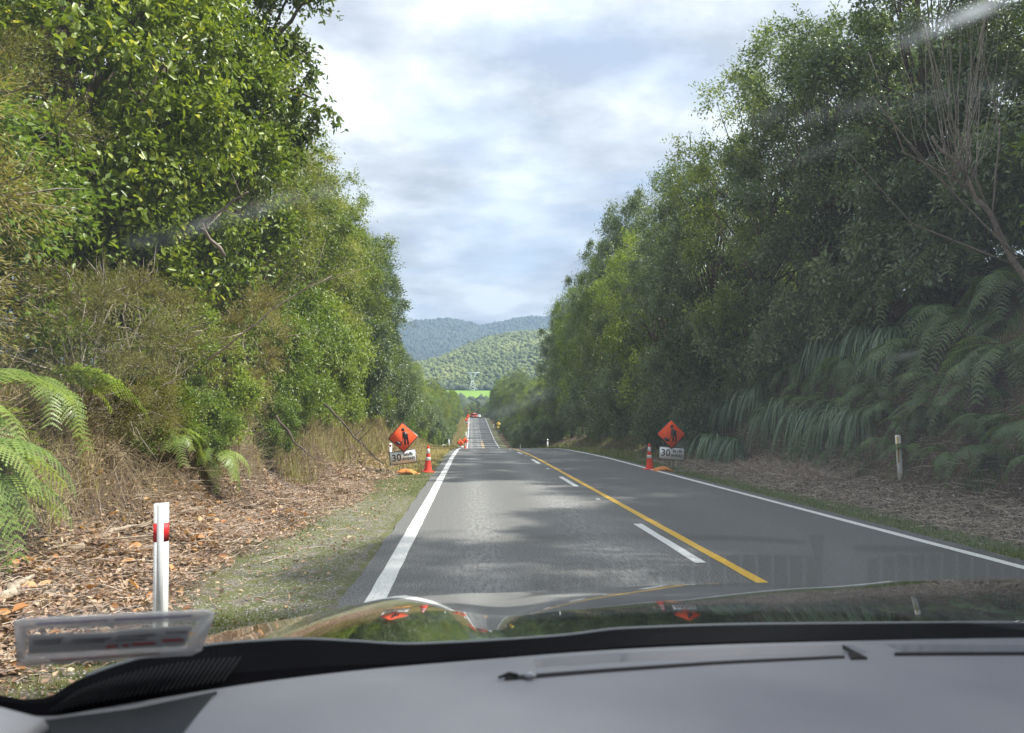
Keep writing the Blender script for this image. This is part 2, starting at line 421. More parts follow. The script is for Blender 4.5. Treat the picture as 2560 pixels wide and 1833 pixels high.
def ground(x, y):
    x = np.asarray(x, float); y = np.asarray(y, float)
    z = road_z(y)
    far = np.clip((y - 330) / 80, 0, 1)
    wl = np.clip((y - 35) / 30, 0, 1)
    k = np.clip(np.abs(x - 2.4) - 4.2, 0, 1)
    wob = fbm(x * .35, y * .35, 0, 3, 5) * .4
    L_ = lb(np.clip(-x + wob * np.clip(-x - 2.5, 0, 1), 0, 3000)) * (1 - .55 * wl)
    r1_ = rb(np.clip(x + wob * .35 * np.clip(x - 7.5, 0, 1), 0, 3000)); r2_ = rb2(np.clip(x, 0, 3000))
    wr = np.clip((y - 28) / 15, 0, 1)
    R_ = r1_ * (1 - wr) + r2_ * wr
    side = np.where(x < 0, L_, R_)
    amp = np.where(x > 2.4, np.clip(x - 9.7, 0, 3), np.clip(-x - 2.1, 0, 3)) * .1
    z = z + side * (1 - far) + fbm(x * 1.1, y * 1.1, 0, 4, 9) * amp * (1 - far)
    z = z + k * fbm(x * 4, y * 4, 0, 2, 3) * .012
    z = z + far * fbm(x * .004, y * .004, 0, 4, 21) * 6 * np.clip(np.abs(x) / 200, 0, 1)
    return z

xs = np.unique(np.concatenate([-np.geomspace(14, 3500, 26)[::-1], np.arange(-14, -6, .5), np.arange(-6, -1.1, .1), np.array([-1.14, 0, 2.4, 5.98]),
                               np.arange(6.0, 14, .14), np.arange(14, 24, 1.0), np.geomspace(24, 3500, 24)]))
ys = np.unique(np.concatenate([np.array([-120, -60, -30, -15, -8, -4, -1]), np.arange(0, 34, .16), np.arange(34, 60, .5), np.arange(60, 340, 3.0),
                               np.arange(340, 1500, 20), np.geomspace(1500, 9000, 20)]))
XX, YY = np.meshgrid(xs, ys)
gm = MB().grid(np.stack([XX, YY, ground(XX, YY)], -1)).build('ground', M_GROUND, smooth=True)
tag(gm, kind='structure')

# ------------------------------------------------------------------ road
RL, RR = -1.09, 6.0
def strip(name, x0, x1, y0, y1, dz, m, step=1.0, curve=None):
    n = max(2, int((y1 - y0) / step) + 1)
    yy = np.linspace(y0, y1, n)
    xx = np.linspace(x0, x1, 3 if x1 - x0 < 1 else 9)
    V = np.zeros((n, len(xx), 3)); V[..., 0] = xx[None]; V[..., 1] = yy[:, None]; V[..., 2] = road_z(yy)[:, None] + dz
    return V
roadV = strip('road', RL, RR, -100, 520, .0, M_ROAD, .3)
ragged = fbm(roadV[:, 0, 1] * 1.3, roadV[:, 0, 1] * 0, 0, 4, 2) * .018
roadV[:, 0, 0] += ragged; roadV[:, -1, 0] += ragged * .8
# raised edge: seal is 3 cm thick
side_l = np.stack([roadV[:, 0] + np.array([-.03, 0, -.06]), roadV[:, 0]], 1)
side_r = np.stack([roadV[:, -1], roadV[:, -1] + np.array([.03, 0, -.06])], 1)
rm = MB().grid(roadV).grid(side_l).grid(side_r)
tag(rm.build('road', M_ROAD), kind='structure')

def marking(name, spans, x0, x1, m):
    mb = MB()
    for (a, b_) in spans:
        V = strip('', x0, x1, a, b_, .005, m, .5)
        V[:, 0, 0] += fbm(V[:, 0, 1] * 9, V[:, 0, 1] * 0, 0, 2, 5) * .006
        V[:, -1, 0] += fbm(V[:, 0, 1] * 9, V[:, 0, 1] * 0, 3, 2, 6) * .006
        mb.grid(V)
    return tag(mb.build(name, m), kind='structure')
marking('edge_line', [(-20, 420)], -.885, -.715, M_WLINE)
marking('edge_line', [(-20, 420)], 5.62, 5.76, M_WLINE)
marking('no_passing_line', [(-20, 62)], 2.66, 2.78, M_YLINE)
marking('no_passing_line', [(150, 186)], 2.60, 2.72, M_YLINE)
marking('no_passing_line', [(y, y + 6) for y in range(150, 186, 9)], 2.24, 2.36, M_YLINE)
y = 8.2
while y < 420:
    if not 60 < y < 140:
        marking('centre_dash', [(y, y + 3.15)], 2.39, 2.51, M_WLINE)
    y += 9.75
mstud = MB().box((0, 0, .008), (.10, .10, .016), taper=.7).mesh('road_stud', M_CONEBAND)
sts = [link('road_stud', mstud, None, (2.45, yy, float(road_z(yy)) + .003)) for yy in (14.9, 24.6, 34.4)]
for o, lb_ in zip(sts, ('small white road stud on the centre line nearest the car', 'small white road stud on the centre line between the second and third dashes', 'small white road stud farthest up the centre line')):
    tag(o, lb_, 'road stud', 'reflective studs along the centre line')

# ------------------------------------------------------------------ far hills, field, forest, pylon
M_FIELD = mat('pasture', rough=.9, spec=.1)
t = M_FIELD.node_tree; tc = t.nodes.new('ShaderNodeTexCoord'); n = noise(t, .02, 5, .6, tc.outputs['Object'])
r = ramp(t, [(.3, (.14, .24, .035)), (.7, (.21, .33, .055))]); t.links.new(n.outputs[0], r.inputs[0]); t.links.new(r.outputs[0], t.nodes['Principled BSDF'].inputs['Base Color'])
def fieldz(X, Y): return ground(X, Y) * 0 + road_z(Y) + 3.5 + np.clip(X, -400, 400) * -.004
fx, fy = np.meshgrid(np.linspace(-250, 350, 40), np.linspace(1000, 1470, 30))
tag(MB().grid(np.stack([fx, fy, fieldz(fx, fy)], -1)).build('field', M_FIELD, smooth=True), kind='structure')

def hillmat(name, c1, c2, c3, sc):
    m = mat(name, rough=.95, spec=.05); t = m.node_tree; b = t.nodes['Principled BSDF']
    tc = t.nodes.new('ShaderNodeTexCoord')
    n = noise(t, sc, 6, .7, tc.outputs['Object']); n2_ = noise(t, sc * .12, 4, .5, tc.outputs['Object'])
    r = ramp(t, [(.3, c1), (.5, c2), (.72, c3)]); t.links.new(n.outputs[0], r.inputs[0])
    r2_ = ramp(t, [(.4, (.7, .7, .7)), (.6, (1.2, 1.2, 1.2))]); t.links.new(n2_.outputs[0], r2_.inputs[0])
    t.links.new(mixc(t, 1.0, r.outputs[0], r2_.outputs[0], 'MULTIPLY'), b.inputs['Base Color'])
    bp = t.nodes.new('ShaderNodeBump'); bp.inputs['Strength'].default_value = 1; bp.inputs['Distance'].default_value = 6
    t.links.new(n.outputs[0], bp.inputs['Height']); t.links.new(bp.outputs[0], b.inputs['Normal'])
    return m
M_HILL = hillmat('bush_covered_hill', (.02, .035, .015), (.045, .07, .025), (.09, .12, .04), .05)
M_MTN = hillmat('far_bush_ridge', (.012, .025, .02), (.03, .05, .03), (.07, .09, .05), .03)
crest = hermite([-900, -400, -131, -87, -24, 39, 115, 207, 500, 1200], [70, 120, 176, 190, 221, 246, 262, 270, 300, 330])
def hillz(X, Y):
    tt = np.clip((Y - 1450) / 950, 0, 1.6)
    prof = np.where(tt < 1, np.sin(np.clip(tt, 0, 1) * math.pi / 2) ** .9, 1 - (tt - 1) * .6)
    base = 57.0
    n = fbm(X * .006, Y * .006, 0, 5, 31) * 9 * np.clip(tt * 3, 0, 1) * np.clip(1.15 - tt, .15, 1)
    return base + (crest(X) - base) * prof + n
hx, hy = np.meshgrid(np.linspace(-900, 1200, 150), np.linspace(1440, 2900, 90))
tag(MB().grid(np.stack([hx, hy, hillz(hx, hy)], -1)).build('hill', M_HILL, smooth=True), kind='structure')
ridge = hermite([-2600, -1500, -465, -273, -112, 60, 164, 335, 432, 900, 1500, 3000], [480, 560, 630, 660, 661, 622, 642, 680, 684, 640, 720, 600])
def ridgez(X, Y):
    tt = np.clip((Y - 3000) / 2000, 0, 1.6)
    prof = np.where(tt < 1, tt ** 1.15, 1 - (tt - 1) * .5)
    g = 1 - np.abs(fbm(X * .0016 + Y * .0003, Y * .0005, 0, 5, 41))
    n = (g - .6) * 110 * np.clip(tt * 2, 0, 1) * np.clip(1.05 - tt, .0, 1) + fbm(X * .02, Y * .02, 0, 3, 4) * 6
    return 80 + (ridge(X) - 80) * prof + n
mxg, myg = np.meshgrid(np.linspace(-2600, 3000, 330), np.linspace(2950, 6200, 130))
tag(MB().grid(np.stack([mxg, myg, ridgez(mxg, myg)], -1)).build('mountain_ridge', M_MTN, smooth=True), kind='structure')

# lumpy forest canopy on the hill: one mass of crowns
def blob(n1=6, n2=4):
    u = np.linspace(0, 2 * math.pi, n1, endpoint=False); v = np.linspace(0, math.pi, n2 + 1)[1:-1]
    vs = [(0, 0, 1.0)] + [(math.sin(b_) * math.cos(a), math.sin(b_) * math.sin(a), math.cos(b_)) for b_ in v for a in u] + [(0, 0, -1.0)]
    tr = []
    for j in range(n1): tr.append((0, 1 + j, 1 + (j + 1) % n1))
    for i in range(len(v) - 1):
        for j in range(n1):
            a = 1 + i * n1 + j; b_ = 1 + i * n1 + (j + 1) % n1
            tr += [(a, a + n1, b_ + n1), (a, b_ + n1, b_)]
    e_ = len(vs) - 1; o_ = 1 + (len(v) - 1) * n1
    for j in range(n1): tr.append((o_ + j, e_, o_ + (j + 1) % n1))
    return np.array(vs), np.array(tr)
BV, BT = blob(7, 5)
def blobs(name, pts, rad, hgt, m, label, seed=1):
    r_ = np.random.RandomState(seed); n = len(pts)
    V = BV[None] * (1 + r_.uniform(-.28, .28, (n, len(BV), 1)))
    V = V * np.stack([rad, rad, hgt], -1)[:, None] + pts[:, None]
    T = BT[None] + (np.arange(n) * len(BV))[:, None, None]
    a = np.repeat(np.clip(.5 + .28 * fbm(pts[:, 0] * .02, pts[:, 1] * .012, 0, 3, 2) + r_.normal(0, .08, n), 0, 1), len(BV))
    o = MB().add(V.reshape(-1, 3), t=T.reshape(-1, 3), a=a).build(name, m, smooth=False)
    return tag(o, label, kind='stuff') if label else o
M_FOREST = leafmat('distant_canopy', [(0, (.04, .06, .018)), (.4, (.10, .13, .035)), (.8, (.17, .20, .055)), (1, (.24, .22, .09))], .8, 0.0)
M_FORESTD = leafmat('distant_dark_canopy', [(0, (.02, .035, .02)), (.6, (.04, .06, .03)), (1, (.07, .09, .04))], .8, 0.0)
r_ = np.random.RandomState(3)
BV, BT = blob(6, 4)
n = 15000
px_ = r_.uniform(-330, 480, n); py_ = 1465 + 985 * r_.rand(n) ** 1.2
rr = (2.6 + 4.6 * r_.rand(n) ** 2) * (.8 + (py_ - 1450) / 3000)
o = blobs('forest_canopy', np.stack([px_, py_, hillz(px_, py_) + rr * .3], -1), rr, rr * r_.uniform(.7, 1.15, n), M_FOREST, 'green bush canopy covering the nearer hill behind the pasture')
px2 = r_.uniform(-650, 750, 12000); py2 = r_.uniform(3300, 5050, 12000); r2x = r_.uniform(7, 15, 12000)
blobs('ridge_canopy', np.stack([px2, py2, ridgez(px2, py2)], -1), r2x, r2x * r_.uniform(.8, 1.6, 12000), M_FORESTD, 'dark bush canopy on the far blue ridge', 15)
n = 130
px_ = r_.uniform(-150, 280, n); py_ = r_.uniform(2330, 2440, n); rr = r_.uniform(3, 6, n)
blobs('conifer_fringe', np.stack([px_, py_, hillz(px_, py_) + 6], -1), rr, rr * r_.uniform(2, 3.4, n), M_FORESTD, 'dark pointed conifers along the crest of the nearer hill', 5)
n = 260
px_ = r_.uniform(-140, 200, n); py_ = r_.uniform(1440, 1475, n); rr = r_.uniform(3.5, 8, n)
blobs('hedgerow', np.stack([px_, py_, fieldz(px_, py_) + rr * .4], -1), rr, rr * .9, M_FORESTD, 'dark bushy hedgerow along the top edge of the pasture', 6)

n = 700
px_ = r_.uniform(-160, 220, n); py_ = r_.uniform(540, 1050, n); rr = r_.uniform(3, 7.5, n)
blobs('thicket', np.stack([px_, py_, ground(px_, py_) + rr * .5], -1), rr, rr * r_.uniform(.8, 1.5, n), M_FORESTD, 'dark bushy thicket between the far crest and the pasture', 8)
M_PYLON = mat('pylon_steel', (.62, .66, .68), .5, metal=.3)
pyc = P(1182, 978, 1400); pyz = float(fieldz(np.array(pyc[0]), np.array(1400.0)))
pyl = thing('pylon', 'grey lattice power pylon standing on the bright green pasture', 'pylon', (pyc[0], 1400, pyz))
def bar(mb, a, b_, r=.28): mb.tube(np.array([a, b_], float), r, 4)
for sx_ in (-1, 1):
    for sy_ in (-1, 1):
        mb = MB(); bar(mb, (sx_ * 7.5, sy_ * 5, 0), (sx_ * 1.3, sy_ * 1.3, 19), .36)
        mb.build('leg', M_PYLON, pyl)
mb = MB()
for k in range(4):
    z0, z1 = k * 4.75, (k + 1) * 4.75
    w0, w1 = 7.5 - 6.2 * z0 / 19, 7.5 - 6.2 * z1 / 19; d0, d1 = 5 - 3.7 * z0 / 19, 5 - 3.7 * z1 / 19
    for s_ in (-1, 1):
        bar(mb, (-w0, s_ * d0, z0), (w1, s_ * d1, z1)); bar(mb, (w0, s_ * d0, z0), (-w1, s_ * d1, z1))
        bar(mb, (s_ * w0, -d0, z0), (s_ * w1, d1, z1))
mb.build('lattice_bracing', M_PYLON, pyl)
for s_ in (-1, 1):
    mb = MB(); bar(mb, (s_ * 1.3, 0, 19), (s_ * 6.5, 0, 33), .4); bar(mb, (s_ * .4, 0, 19), (s_ * 4.2, 0, 33), .4)
    for k in range(4): bar(mb, (s_ * (.5 + k), 0, 19.5 + k * 3.5), (s_ * (2.6 + k * 1.2), 0, 22.5 + k * 3.3), .25)
    mb.build('upper_frame', M_PYLON, pyl)
mb = MB(); bar(mb, (-13, 0, 33.6), (13, 0, 33.6), .5); bar(mb, (-12, 0, 32.4), (12, 0, 32.4), .4)
for k in range(-6, 6): bar(mb, (k * 2, 0, 32.4), (k * 2 + 1, 0, 33.6), .25)
mb.build('crossarm', M_PYLON, pyl)

# ------------------------------------------------------------------ plants
def nrm(v): return v / (np.linalg.norm(v, axis=-1, keepdims=True) + 1e-9)

def leaf_geo(b_, d, nn, Ls, Ws, fold=.15, droop=.15, hexa=False, a=None):
    """leaf faces from base points, directions, normals"""
    d = nrm(d); s = nrm(np.cross(nn, d)); u = np.cross(d, s)
    Ls = Ls[:, None]; Ws = Ws[:, None]; n = len(b_)
    if hexa:
        v = np.stack([b_, b_ + d * Ls * .28 + s * Ws * .46 + u * Ws * fold, b_ + d * Ls * .70 + s * Ws * .38 + u * (Ws * fold - Ls * droop * .5),
                      b_ + d * Ls - u * Ls * droop, b_ + d * Ls * .70 - s * Ws * .38 + u * (Ws * fold - Ls * droop * .5), b_ + d * Ls * .28 - s * Ws * .46 + u * Ws * fold], 1)
        k = 6; f = np.array([(0, 1, 2, 3), (0, 3, 4, 5)])
        F_ = (f[None] + (np.arange(n) * k)[:, None, None]).reshape(-1, 4)
        return v.reshape(-1, 3), F_, None, np.repeat(a, k)
    v = np.stack([b_, b_ + d * Ls * .42 + s * Ws * .5 + u * Ws * fold, b_ + d * Ls - u * Ls * droop, b_ + d * Ls * .42 - s * Ws * .5 + u * Ws * fold], 1)
    f = np.array([(0, 1, 2), (0, 2, 3)])
    F_ = (f[None] + (np.arange(n) * 4)[:, None, None]).reshape(-1, 3)
    return v.reshape(-1, 3), None, F_, np.repeat(a, 4)

def crown(seed, R, zc, nlobe, lr, nspray, nleaf, ll, lw, m, hexa=False, updir=.25, shell=.5, droop=.15, clump=.0, spread=.5, name='crown'):
    """lobes of leafy sprays filling a tall ellipsoid; returns crown mesh and limb targets"""
    r = np.random.RandomState(seed)
    R = np.array(R, float)
    d = nrm(r.normal(size=(nlobe, 3))); rad = r.uniform(shell, 1.0, nlobe) ** .7
    lc = d * rad[:, None] * R + np.array([0, 0, zc])
    lc[:, 2] = np.clip(lc[:, 2], .4, None)
    ls = lr * r.uniform(.65, 1.3, nlobe)
    ns = nlobe * nspray
    li = np.repeat(np.arange(nlobe), nspray)
    outd = nrm((lc - np.array([0, 0, zc])) / R)
    sdir = nrm(r.normal(size=(ns, 3)) + outd[li] * .8 + np.array([0, 0, updir]))
    srad = ls[li] * r.uniform(.45, 1.12, ns)
    base = lc[li] + sdir * srad[:, None] * .3
    tipv = sdir * srad[:, None] * .7
    # leaves on each spray
    n = ns * nleaf
    si = np.repeat(np.arange(ns), nleaf)
    tt = r.uniform(.05, 1, n)
    sag = -(tt ** 2)[:, None] * np.array([0, 0, .18]) * srad[si][:, None]
    per = nrm(r.normal(size=(n, 3)))
    b_ = base[si] + tipv[si] * tt[:, None] + sag + per * (ll * .6)
    ld = nrm(sdir[si] * spread + per + np.array([0, 0, -.15]))
    nn = nrm(r.normal(size=(n, 3)) * .55 + np.array([0, 0, .75]) + outd[li[si]] * .5)
    keep = b_[:, 2] > .05
    sa = r.rand(ns); a = np.clip(sa[si] * .5 + r.rand(n) * .5, 0, 1)
    b_, ld, nn, a = b_[keep], ld[keep], nn[keep], a[keep]
    k = len(b_)
    v, q, t_, at = leaf_geo(b_, ld, nn, ll * r.uniform(.6, 1.25, k), lw * r.uniform(.7, 1.2, k), droop=droop, hexa=hexa, a=a)
    mesh = MB().add(v, q=q, t=t_, a=at).mesh(name, m)
    return mesh, lc, (base, base + tipv)

def trunk_mesh(seed, H, r0, lc, m, lean=(0, 0), nstem=1, sprays=None, ntw=0):
    r = np.random.RandomState(seed + 99); mb = MB()
    for k in range(nstem):
        off = r.uniform(-.3, .3, 2) * (nstem > 1)
        tz = np.linspace(-.6, H * .82, 7)
        p = np.stack([off[0] + lean[0] * tz / H + np.cumsum(r.normal(0, .08, 7)), off[1] + lean[1] * tz / H + np.cumsum(r.normal(0, .08, 7)), tz], -1)
        mb.tube(p, np.linspace(r0, r0 * .25, 7) * (1 if k == 0 else .7), 7)
        for c in lc[k::nstem]:
            z0 = np.clip(c[2] * r.uniform(.35, .75), .3, H * .8)
            s0 = np.array([np.interp(z0, tz, p[:, 0]), np.interp(z0, tz, p[:, 1]), z0])
            mid = s0 * .5 + c * .5 + r.normal(0, .15, 3) + np.array([0, 0, -.1])
            mb.tube(np.array([s0, mid, c]), np.array([r0 * .28, r0 * .18, r0 * .07]), 5, cap=False)
    if sprays is not None and ntw:
        idx = r.choice(len(sprays[0]), ntw, False)
        for i in idx:
            a_, b_ = sprays[0][i], sprays[1][i]
            mb.tube(np.array([a_, (a_ + b_) / 2 + r.normal(0, .04, 3), b_ + (b_ - a_) * r.uniform(0, .25)]), np.array([.012, .008, .003]), 3, cap=False)
    return mb.mesh('trunk', m, smooth=True)

KINDS = {}
def kind(key, name, H, R, zc, nl, lr, ns, nf, ll, lw, m, bark=M_BARK, hexa=False, r0=.16, nv=2, ntw=120, nstem=1, **kw):
    vs = []
    for i in range(nv):
        sd_ = hash_(key) + i * 17
        cm, lc, sp_ = crown(sd_, R, zc, nl, lr, ns, nf, ll, lw, m, hexa=hexa, **kw)
        tm = trunk_mesh(sd_, H, r0, lc, bark, nstem=nstem, sprays=sp_, ntw=ntw)
        vs.append((cm, tm))
    KINDS[key] = (name, H, vs)
def hash_(s): return sum((i + 3) * ord(c) for i, c in enumerate(s)) % 10007

#    key      name              H   R               zc   lobes lr  spr leaf  ll   lw
kind('gloss', 'broadleaf_tree', 11, (2.7, 2.7, 5.4), 5.8, 78, .9, 46, 11, .135, .075, M_GLOSSY, hexa=True, nv=2, spread=.35, ntw=60, r0=.13)
kind('mid', 'broadleaf_tree', 11, (2.7, 2.7, 5.5), 5.8, 85, .85, 46, 11, .105, .052, M_MID, nv=2, ntw=60, r0=.12)
kind('fine', 'fine_leaved_tree', 10.5, (2.5, 2.5, 5.3), 5.4, 85, .8, 50, 12, .085, .030, M_FINE, nv=2, updir=.5, spread=1.0, ntw=60, r0=.12)
kind('gold', 'scrub_tree', 7.5, (2.0, 2.0, 3.8), 3.9, 60, .75, 76, 15, .06, .013, M_GOLD, bark=M_PALEBARK, nv=1, updir=.5, spread=1.3, r0=.07, nstem=2, ntw=200)
kind('golds', 'scrub_bush', 2.6, (1.5, 1.5, 1.3), 1.2, 26, .6, 85, 15, .055, .011, M_GOLD, bark=M_PALEBARK, nv=2, updir=.3, spread=1.5, r0=.04, nstem=3, ntw=150)
kind('bush', 'bush', 3.0, (1.5, 1.5, 1.5), 1.5, 30, .6, 50, 11, .09, .045, M_YEL, nv=2, r0=.05, nstem=3, ntw=40)
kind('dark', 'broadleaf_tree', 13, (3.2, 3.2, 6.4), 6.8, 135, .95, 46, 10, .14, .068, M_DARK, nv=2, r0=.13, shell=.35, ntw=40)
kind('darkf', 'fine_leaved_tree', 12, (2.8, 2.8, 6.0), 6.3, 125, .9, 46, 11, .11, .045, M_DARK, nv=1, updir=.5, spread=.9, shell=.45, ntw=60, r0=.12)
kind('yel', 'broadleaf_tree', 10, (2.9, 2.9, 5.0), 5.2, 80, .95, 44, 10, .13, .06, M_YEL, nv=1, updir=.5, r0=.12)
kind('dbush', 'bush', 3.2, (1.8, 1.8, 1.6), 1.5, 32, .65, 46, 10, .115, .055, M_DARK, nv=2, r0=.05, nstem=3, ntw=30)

def plant(key, x, y, sc=1.0, sz=None, label=None, cat='tree', group=None, z=None, rot=None, v=None, sink=.25, tilt=0.0):
    name, H, vs = KINDS[key]
    cm, tm = vs[(v if v is not None else random.randrange(len(vs))) % len(vs)]
    zz = float(ground(np.array(float(x)), np.array(float(y)))) - sink if z is None else z
    t_ = thing(name, label, cat, (x, y, zz), (0, tilt, rot if rot is not None else random.uniform(0, 6.28)), group, (sc, sc, sz or sc))
    link('trunk', tm, t_); link('crown', cm, t_)
    return t_

ORD = ['first', 'second', 'third', 'fourth', 'fifth', 'sixth', 'seventh', 'eighth', 'ninth', 'tenth', 'eleventh', 'twelfth', 'thirteenth', 'fourteenth']
LOOK = {'mid': 'mid green leafy', 'fine': 'pale fine-leaved', 'yel': 'yellow-green', 'dark': 'dark bushy', 'darkf': 'dark feathery', 'bush': 'bright green', 'dbush': 'dark'}
# left front row: x, y, kind, scale, zscale, label
left = [
 (-6.6, 7.6, 'golds', 1.5, 1.3, 'bushy golden brown scrub behind the fern clump at the left edge'),
 (-7.3, 10.0, 'gold', .95, .95, 'tall golden brown fine-leaved scrub tree at the left edge above the fern'),
 (-6.9, 13.2, 'gloss', 1.0, 1.12, 'tall tree with large glossy bright leaves beside the golden scrub tree'),
 (-6.6, 16.4, 'gloss', .92, .98, 'glossy-leaved green tree leaning out over the low brown scrub'),
 (-6.7, 19.8, 'fine', 1.05, 1.12, 'fine-leaved green tree just right of the glossy-leaved trees'),
 (-6.6, 23.4, 'mid', 1.0, .93, 'mid green leafy tree with dead twigs on the left bank'),
 (-6.4, 27.0, 'fine', 1.0, .98, 'pale fine-leaved tree behind and above the left roadwork sign'),
 (-6.4, 30.6, 'mid', .95, .92, 'round-headed leafy tree over the left verge before the tall dark one'),
 (-6.4, 34.4, 'mid', 1.0, .98, 'bushy tree with brownish crown high over the left verge'),
 (-6.4, 38.5, 'darkf', 1.0, .80, 'dense dark green tree on the left with drooping right side'),
 (-6.5, 42.8, 'dark', .85, .85, 'dark-leaved tree jutting farthest over the left verge against the sky'),
]
for (x, y, k, s_, z_, lb_) in left: plant(k, x, y, s_, z_, lb_)
# taller second row on the left
for i, (x, y, k, s_, z_, lb_) in enumerate([
 (-11.0, 7.5, 'mid', 1.1, 1.1, 'tree filling the gap behind the golden scrub at the left edge'),
 (-11.5, 12.5, 'mid', 1.2, 1.25, 'tall tree behind the golden scrub tree at the top left corner'),
 (-11.0, 17.5, 'gloss', 1.15, 1.2, 'tall glossy tree rising behind the front trees at the upper left'),
 (-10.6, 22.5, 'mid', 1.1, 1.15, 'tall leafy tree in the second row behind the fine-leaved tree'),
 (-11.0, 28.0, 'dark', 1.0, 1.0, 'tall dark tree in the second row on the left'),
 (-11.0, 35.0, 'mid', 1.1, 1.0, 'background leafy tree in the second row above the left sign')]):
    plant(k, x, y, s_, z_, lb_)

# low growth on the left bank
lowl = [
 (-4.75, 10.4, 'golds', .55, .5, 'tiny golden brown scrub hanging over the bank edge nearest the marker post'),
 (-4.8, 11.3, 'bush', .5, .45, 'small fresh green shrub on the bank edge straight above the marker post'),
 (-4.6, 19.3, 'bush', .6, .55, 'low bright shrub left of the twiggy branch beside the left sign'),
 (-4.75, 12.9, 'bush', .5, .42, 'low green shrub hanging on the bank between two small ferns'),
 (-4.75, 15.1, 'golds', .6, .55, 'low golden scrub hanging on the bank past the dark hollow'),
 (-6.6, 9.0, 'bush', 1.35, 1.3, 'leafy green bush between the left fern clump and the golden scrub tree'),
 (-4.7, 17.2, 'bush', .55, .5, 'low leafy shrub at the foot of the bright green bush'),
 (-4.7, 9.6, 'golds', .75, .8, 'small golden scrub bush right behind the left fern clump'),
 (-5.1, 11.6, 'golds', 1.0, 1.0, 'sprawling brown scrub bush on the bank above the marker post'),
 (-5.0, 13.8, 'bush', .7, .8, 'small leafy green bush among the brown scrub on the left bank'),
 (-5.1, 16.0, 'golds', 1.05, 1.25, 'taller olive scrub bush under the glossy-leaved tree'),
 (-4.9, 18.4, 'bush', .9, 1.0, 'bright green leafy bush at the bank top left of the sign'),
 (-5.0, 20.8, 'bush', 1.0, 1.15, 'yellow-green leafy bush just left of the left roadwork sign'),
 (-5.0, 23.6, 'bush', 1.0, 1.3, 'lush green bush directly behind the left roadwork sign'),
 (-4.9, 27.0, 'bush', 1.0, 1.4, 'green bush on the left bank behind the left orange and white cone'),
 (-5.1, 31.0, 'dbush', 1.0, 1.4, 'dark green bush past the left cone'),
 (-5.1, 35.5, 'bush', 1.1, 1.5, 'pale green bush farther along the left bank'),
 (-5.1, 40.0, 'dbush', 1.1, 1.5, 'rounded dark bush at the foot of the jutting left tree')]
for (x, y, k, s_, z_, lb_) in lowl: plant(k, x, y, s_, z_, lb_, cat='bush')

# far left row down to the crest
yy = 47.0; i = 0
hl = hermite([45, 55, 90, 160, 230, 330, 420], [8.5, 8.0, 9.0, 11.5, 10.5, 9.5, 8])
while yy < 420:
    k = ['mid', 'fine', 'yel', 'mid', 'darkf', 'fine', 'dark'][i % 7]
    H = KINDS[k][1]; h = float(hl(yy)) * random.uniform(.88, 1.12)
    sc = h / H
    plant(k, -4.9 - 2.7 * min(sc, 1) + random.uniform(-.4, .3), yy, max(.8, sc), sc, (LOOK[k] + ', ' + ORD[i] + ' tree in the left row counted from the jutting dark tree') if i < 14 else 'green bushy tree in the unbroken row along the far slope on the left', group='trees along the left verge in the distance')
    if i % 2 == 0: plant('bush' if i % 4 else 'dbush', -5.6 + random.uniform(-.4, .3), yy + 2, 1.1, 1.3, (ORD[i // 2] + ' low bush under the left tree row counted from the jutting dark tree') if i < 14 else 'low bush at the foot of the tree row on the far left slope', cat='bush', group='bushes under the distant left tree row')
    yy += random.uniform(4.0, 5.4) if yy < 120 else random.uniform(7, 9); i += 1

# unseen trees continue the right row past the car, added to shade the road
for k_, yb_ in enumerate((-13.0, -8.6, -4.4, -.2, 3.6, 7.2)):
    plant(['dark', 'darkf'][k_ % 2], 13.4, yb_, 1.05, [.86, .86, .9, 1.0, 1.1, 1.12][k_], 'unseen roadside tree added for shade on the right beside and behind the car', group='unseen shade trees beside and behind the car')
# right front row
right = [
 (14.6, 10.5, 'dark', 1.0, 0.84, 'dark tree at the right edge behind the leaning pale trunk'),
 (15.2, 16.0, 'darkf', 1.0, 0.84, 'thin-crowned tree with sky showing through at the upper right'),
 (12.8, 20.5, 'dark', .95, 0.98, 'tall dark tree left of the pale leaning trunk'),
 (12.0, 24.6, 'dark', 1.0, 0.94, 'tall dark tree with olive crown reaching the top of the picture on the right'),
 (11.2, 28.6, 'mid', 1.15, 1.24, 'tall tree with small reddish tufts on the right skyline'),
 (10.8, 33.0, 'dark', 1.0, 1.00, 'dark tree stepping down the right skyline'),
 (10.4, 37.5, 'darkf', .95, 0.98, 'pale-tipped tree at the left end of the big right tree group'),
 (10.4, 42.5, 'yel', 1.1, 1.24, 'bright yellow-green tree in the middle of the right row'),
 (10.5, 48.0, 'dark', .85, 1.28, 'upright narrow dark tree standing above its neighbours on the right'),
 (10.5, 54.0, 'mid', 1.15, 1.35, 'tall reddish green tree beside the upright narrow one'),
 (10.6, 60.0, 'dark', 1.0, 1.22, 'dark tree on the right skyline above the striped marker post'),
 (10.5, 66.5, 'yel', 1.15, 1.44, 'yellow-green topped tree low on the right skyline'),
 (10.6, 73.0, 'dark', 1.0, 1.22, 'broad dark tree overhanging the distant right verge'),
 (10.6, 81.0, 'dark', 1.1, 1.16, 'dark tree at the end of the high right row above the hill'),
]
for (x, y, k, s_, z_, lb_) in right: plant(k, x, y, s_, z_, lb_)
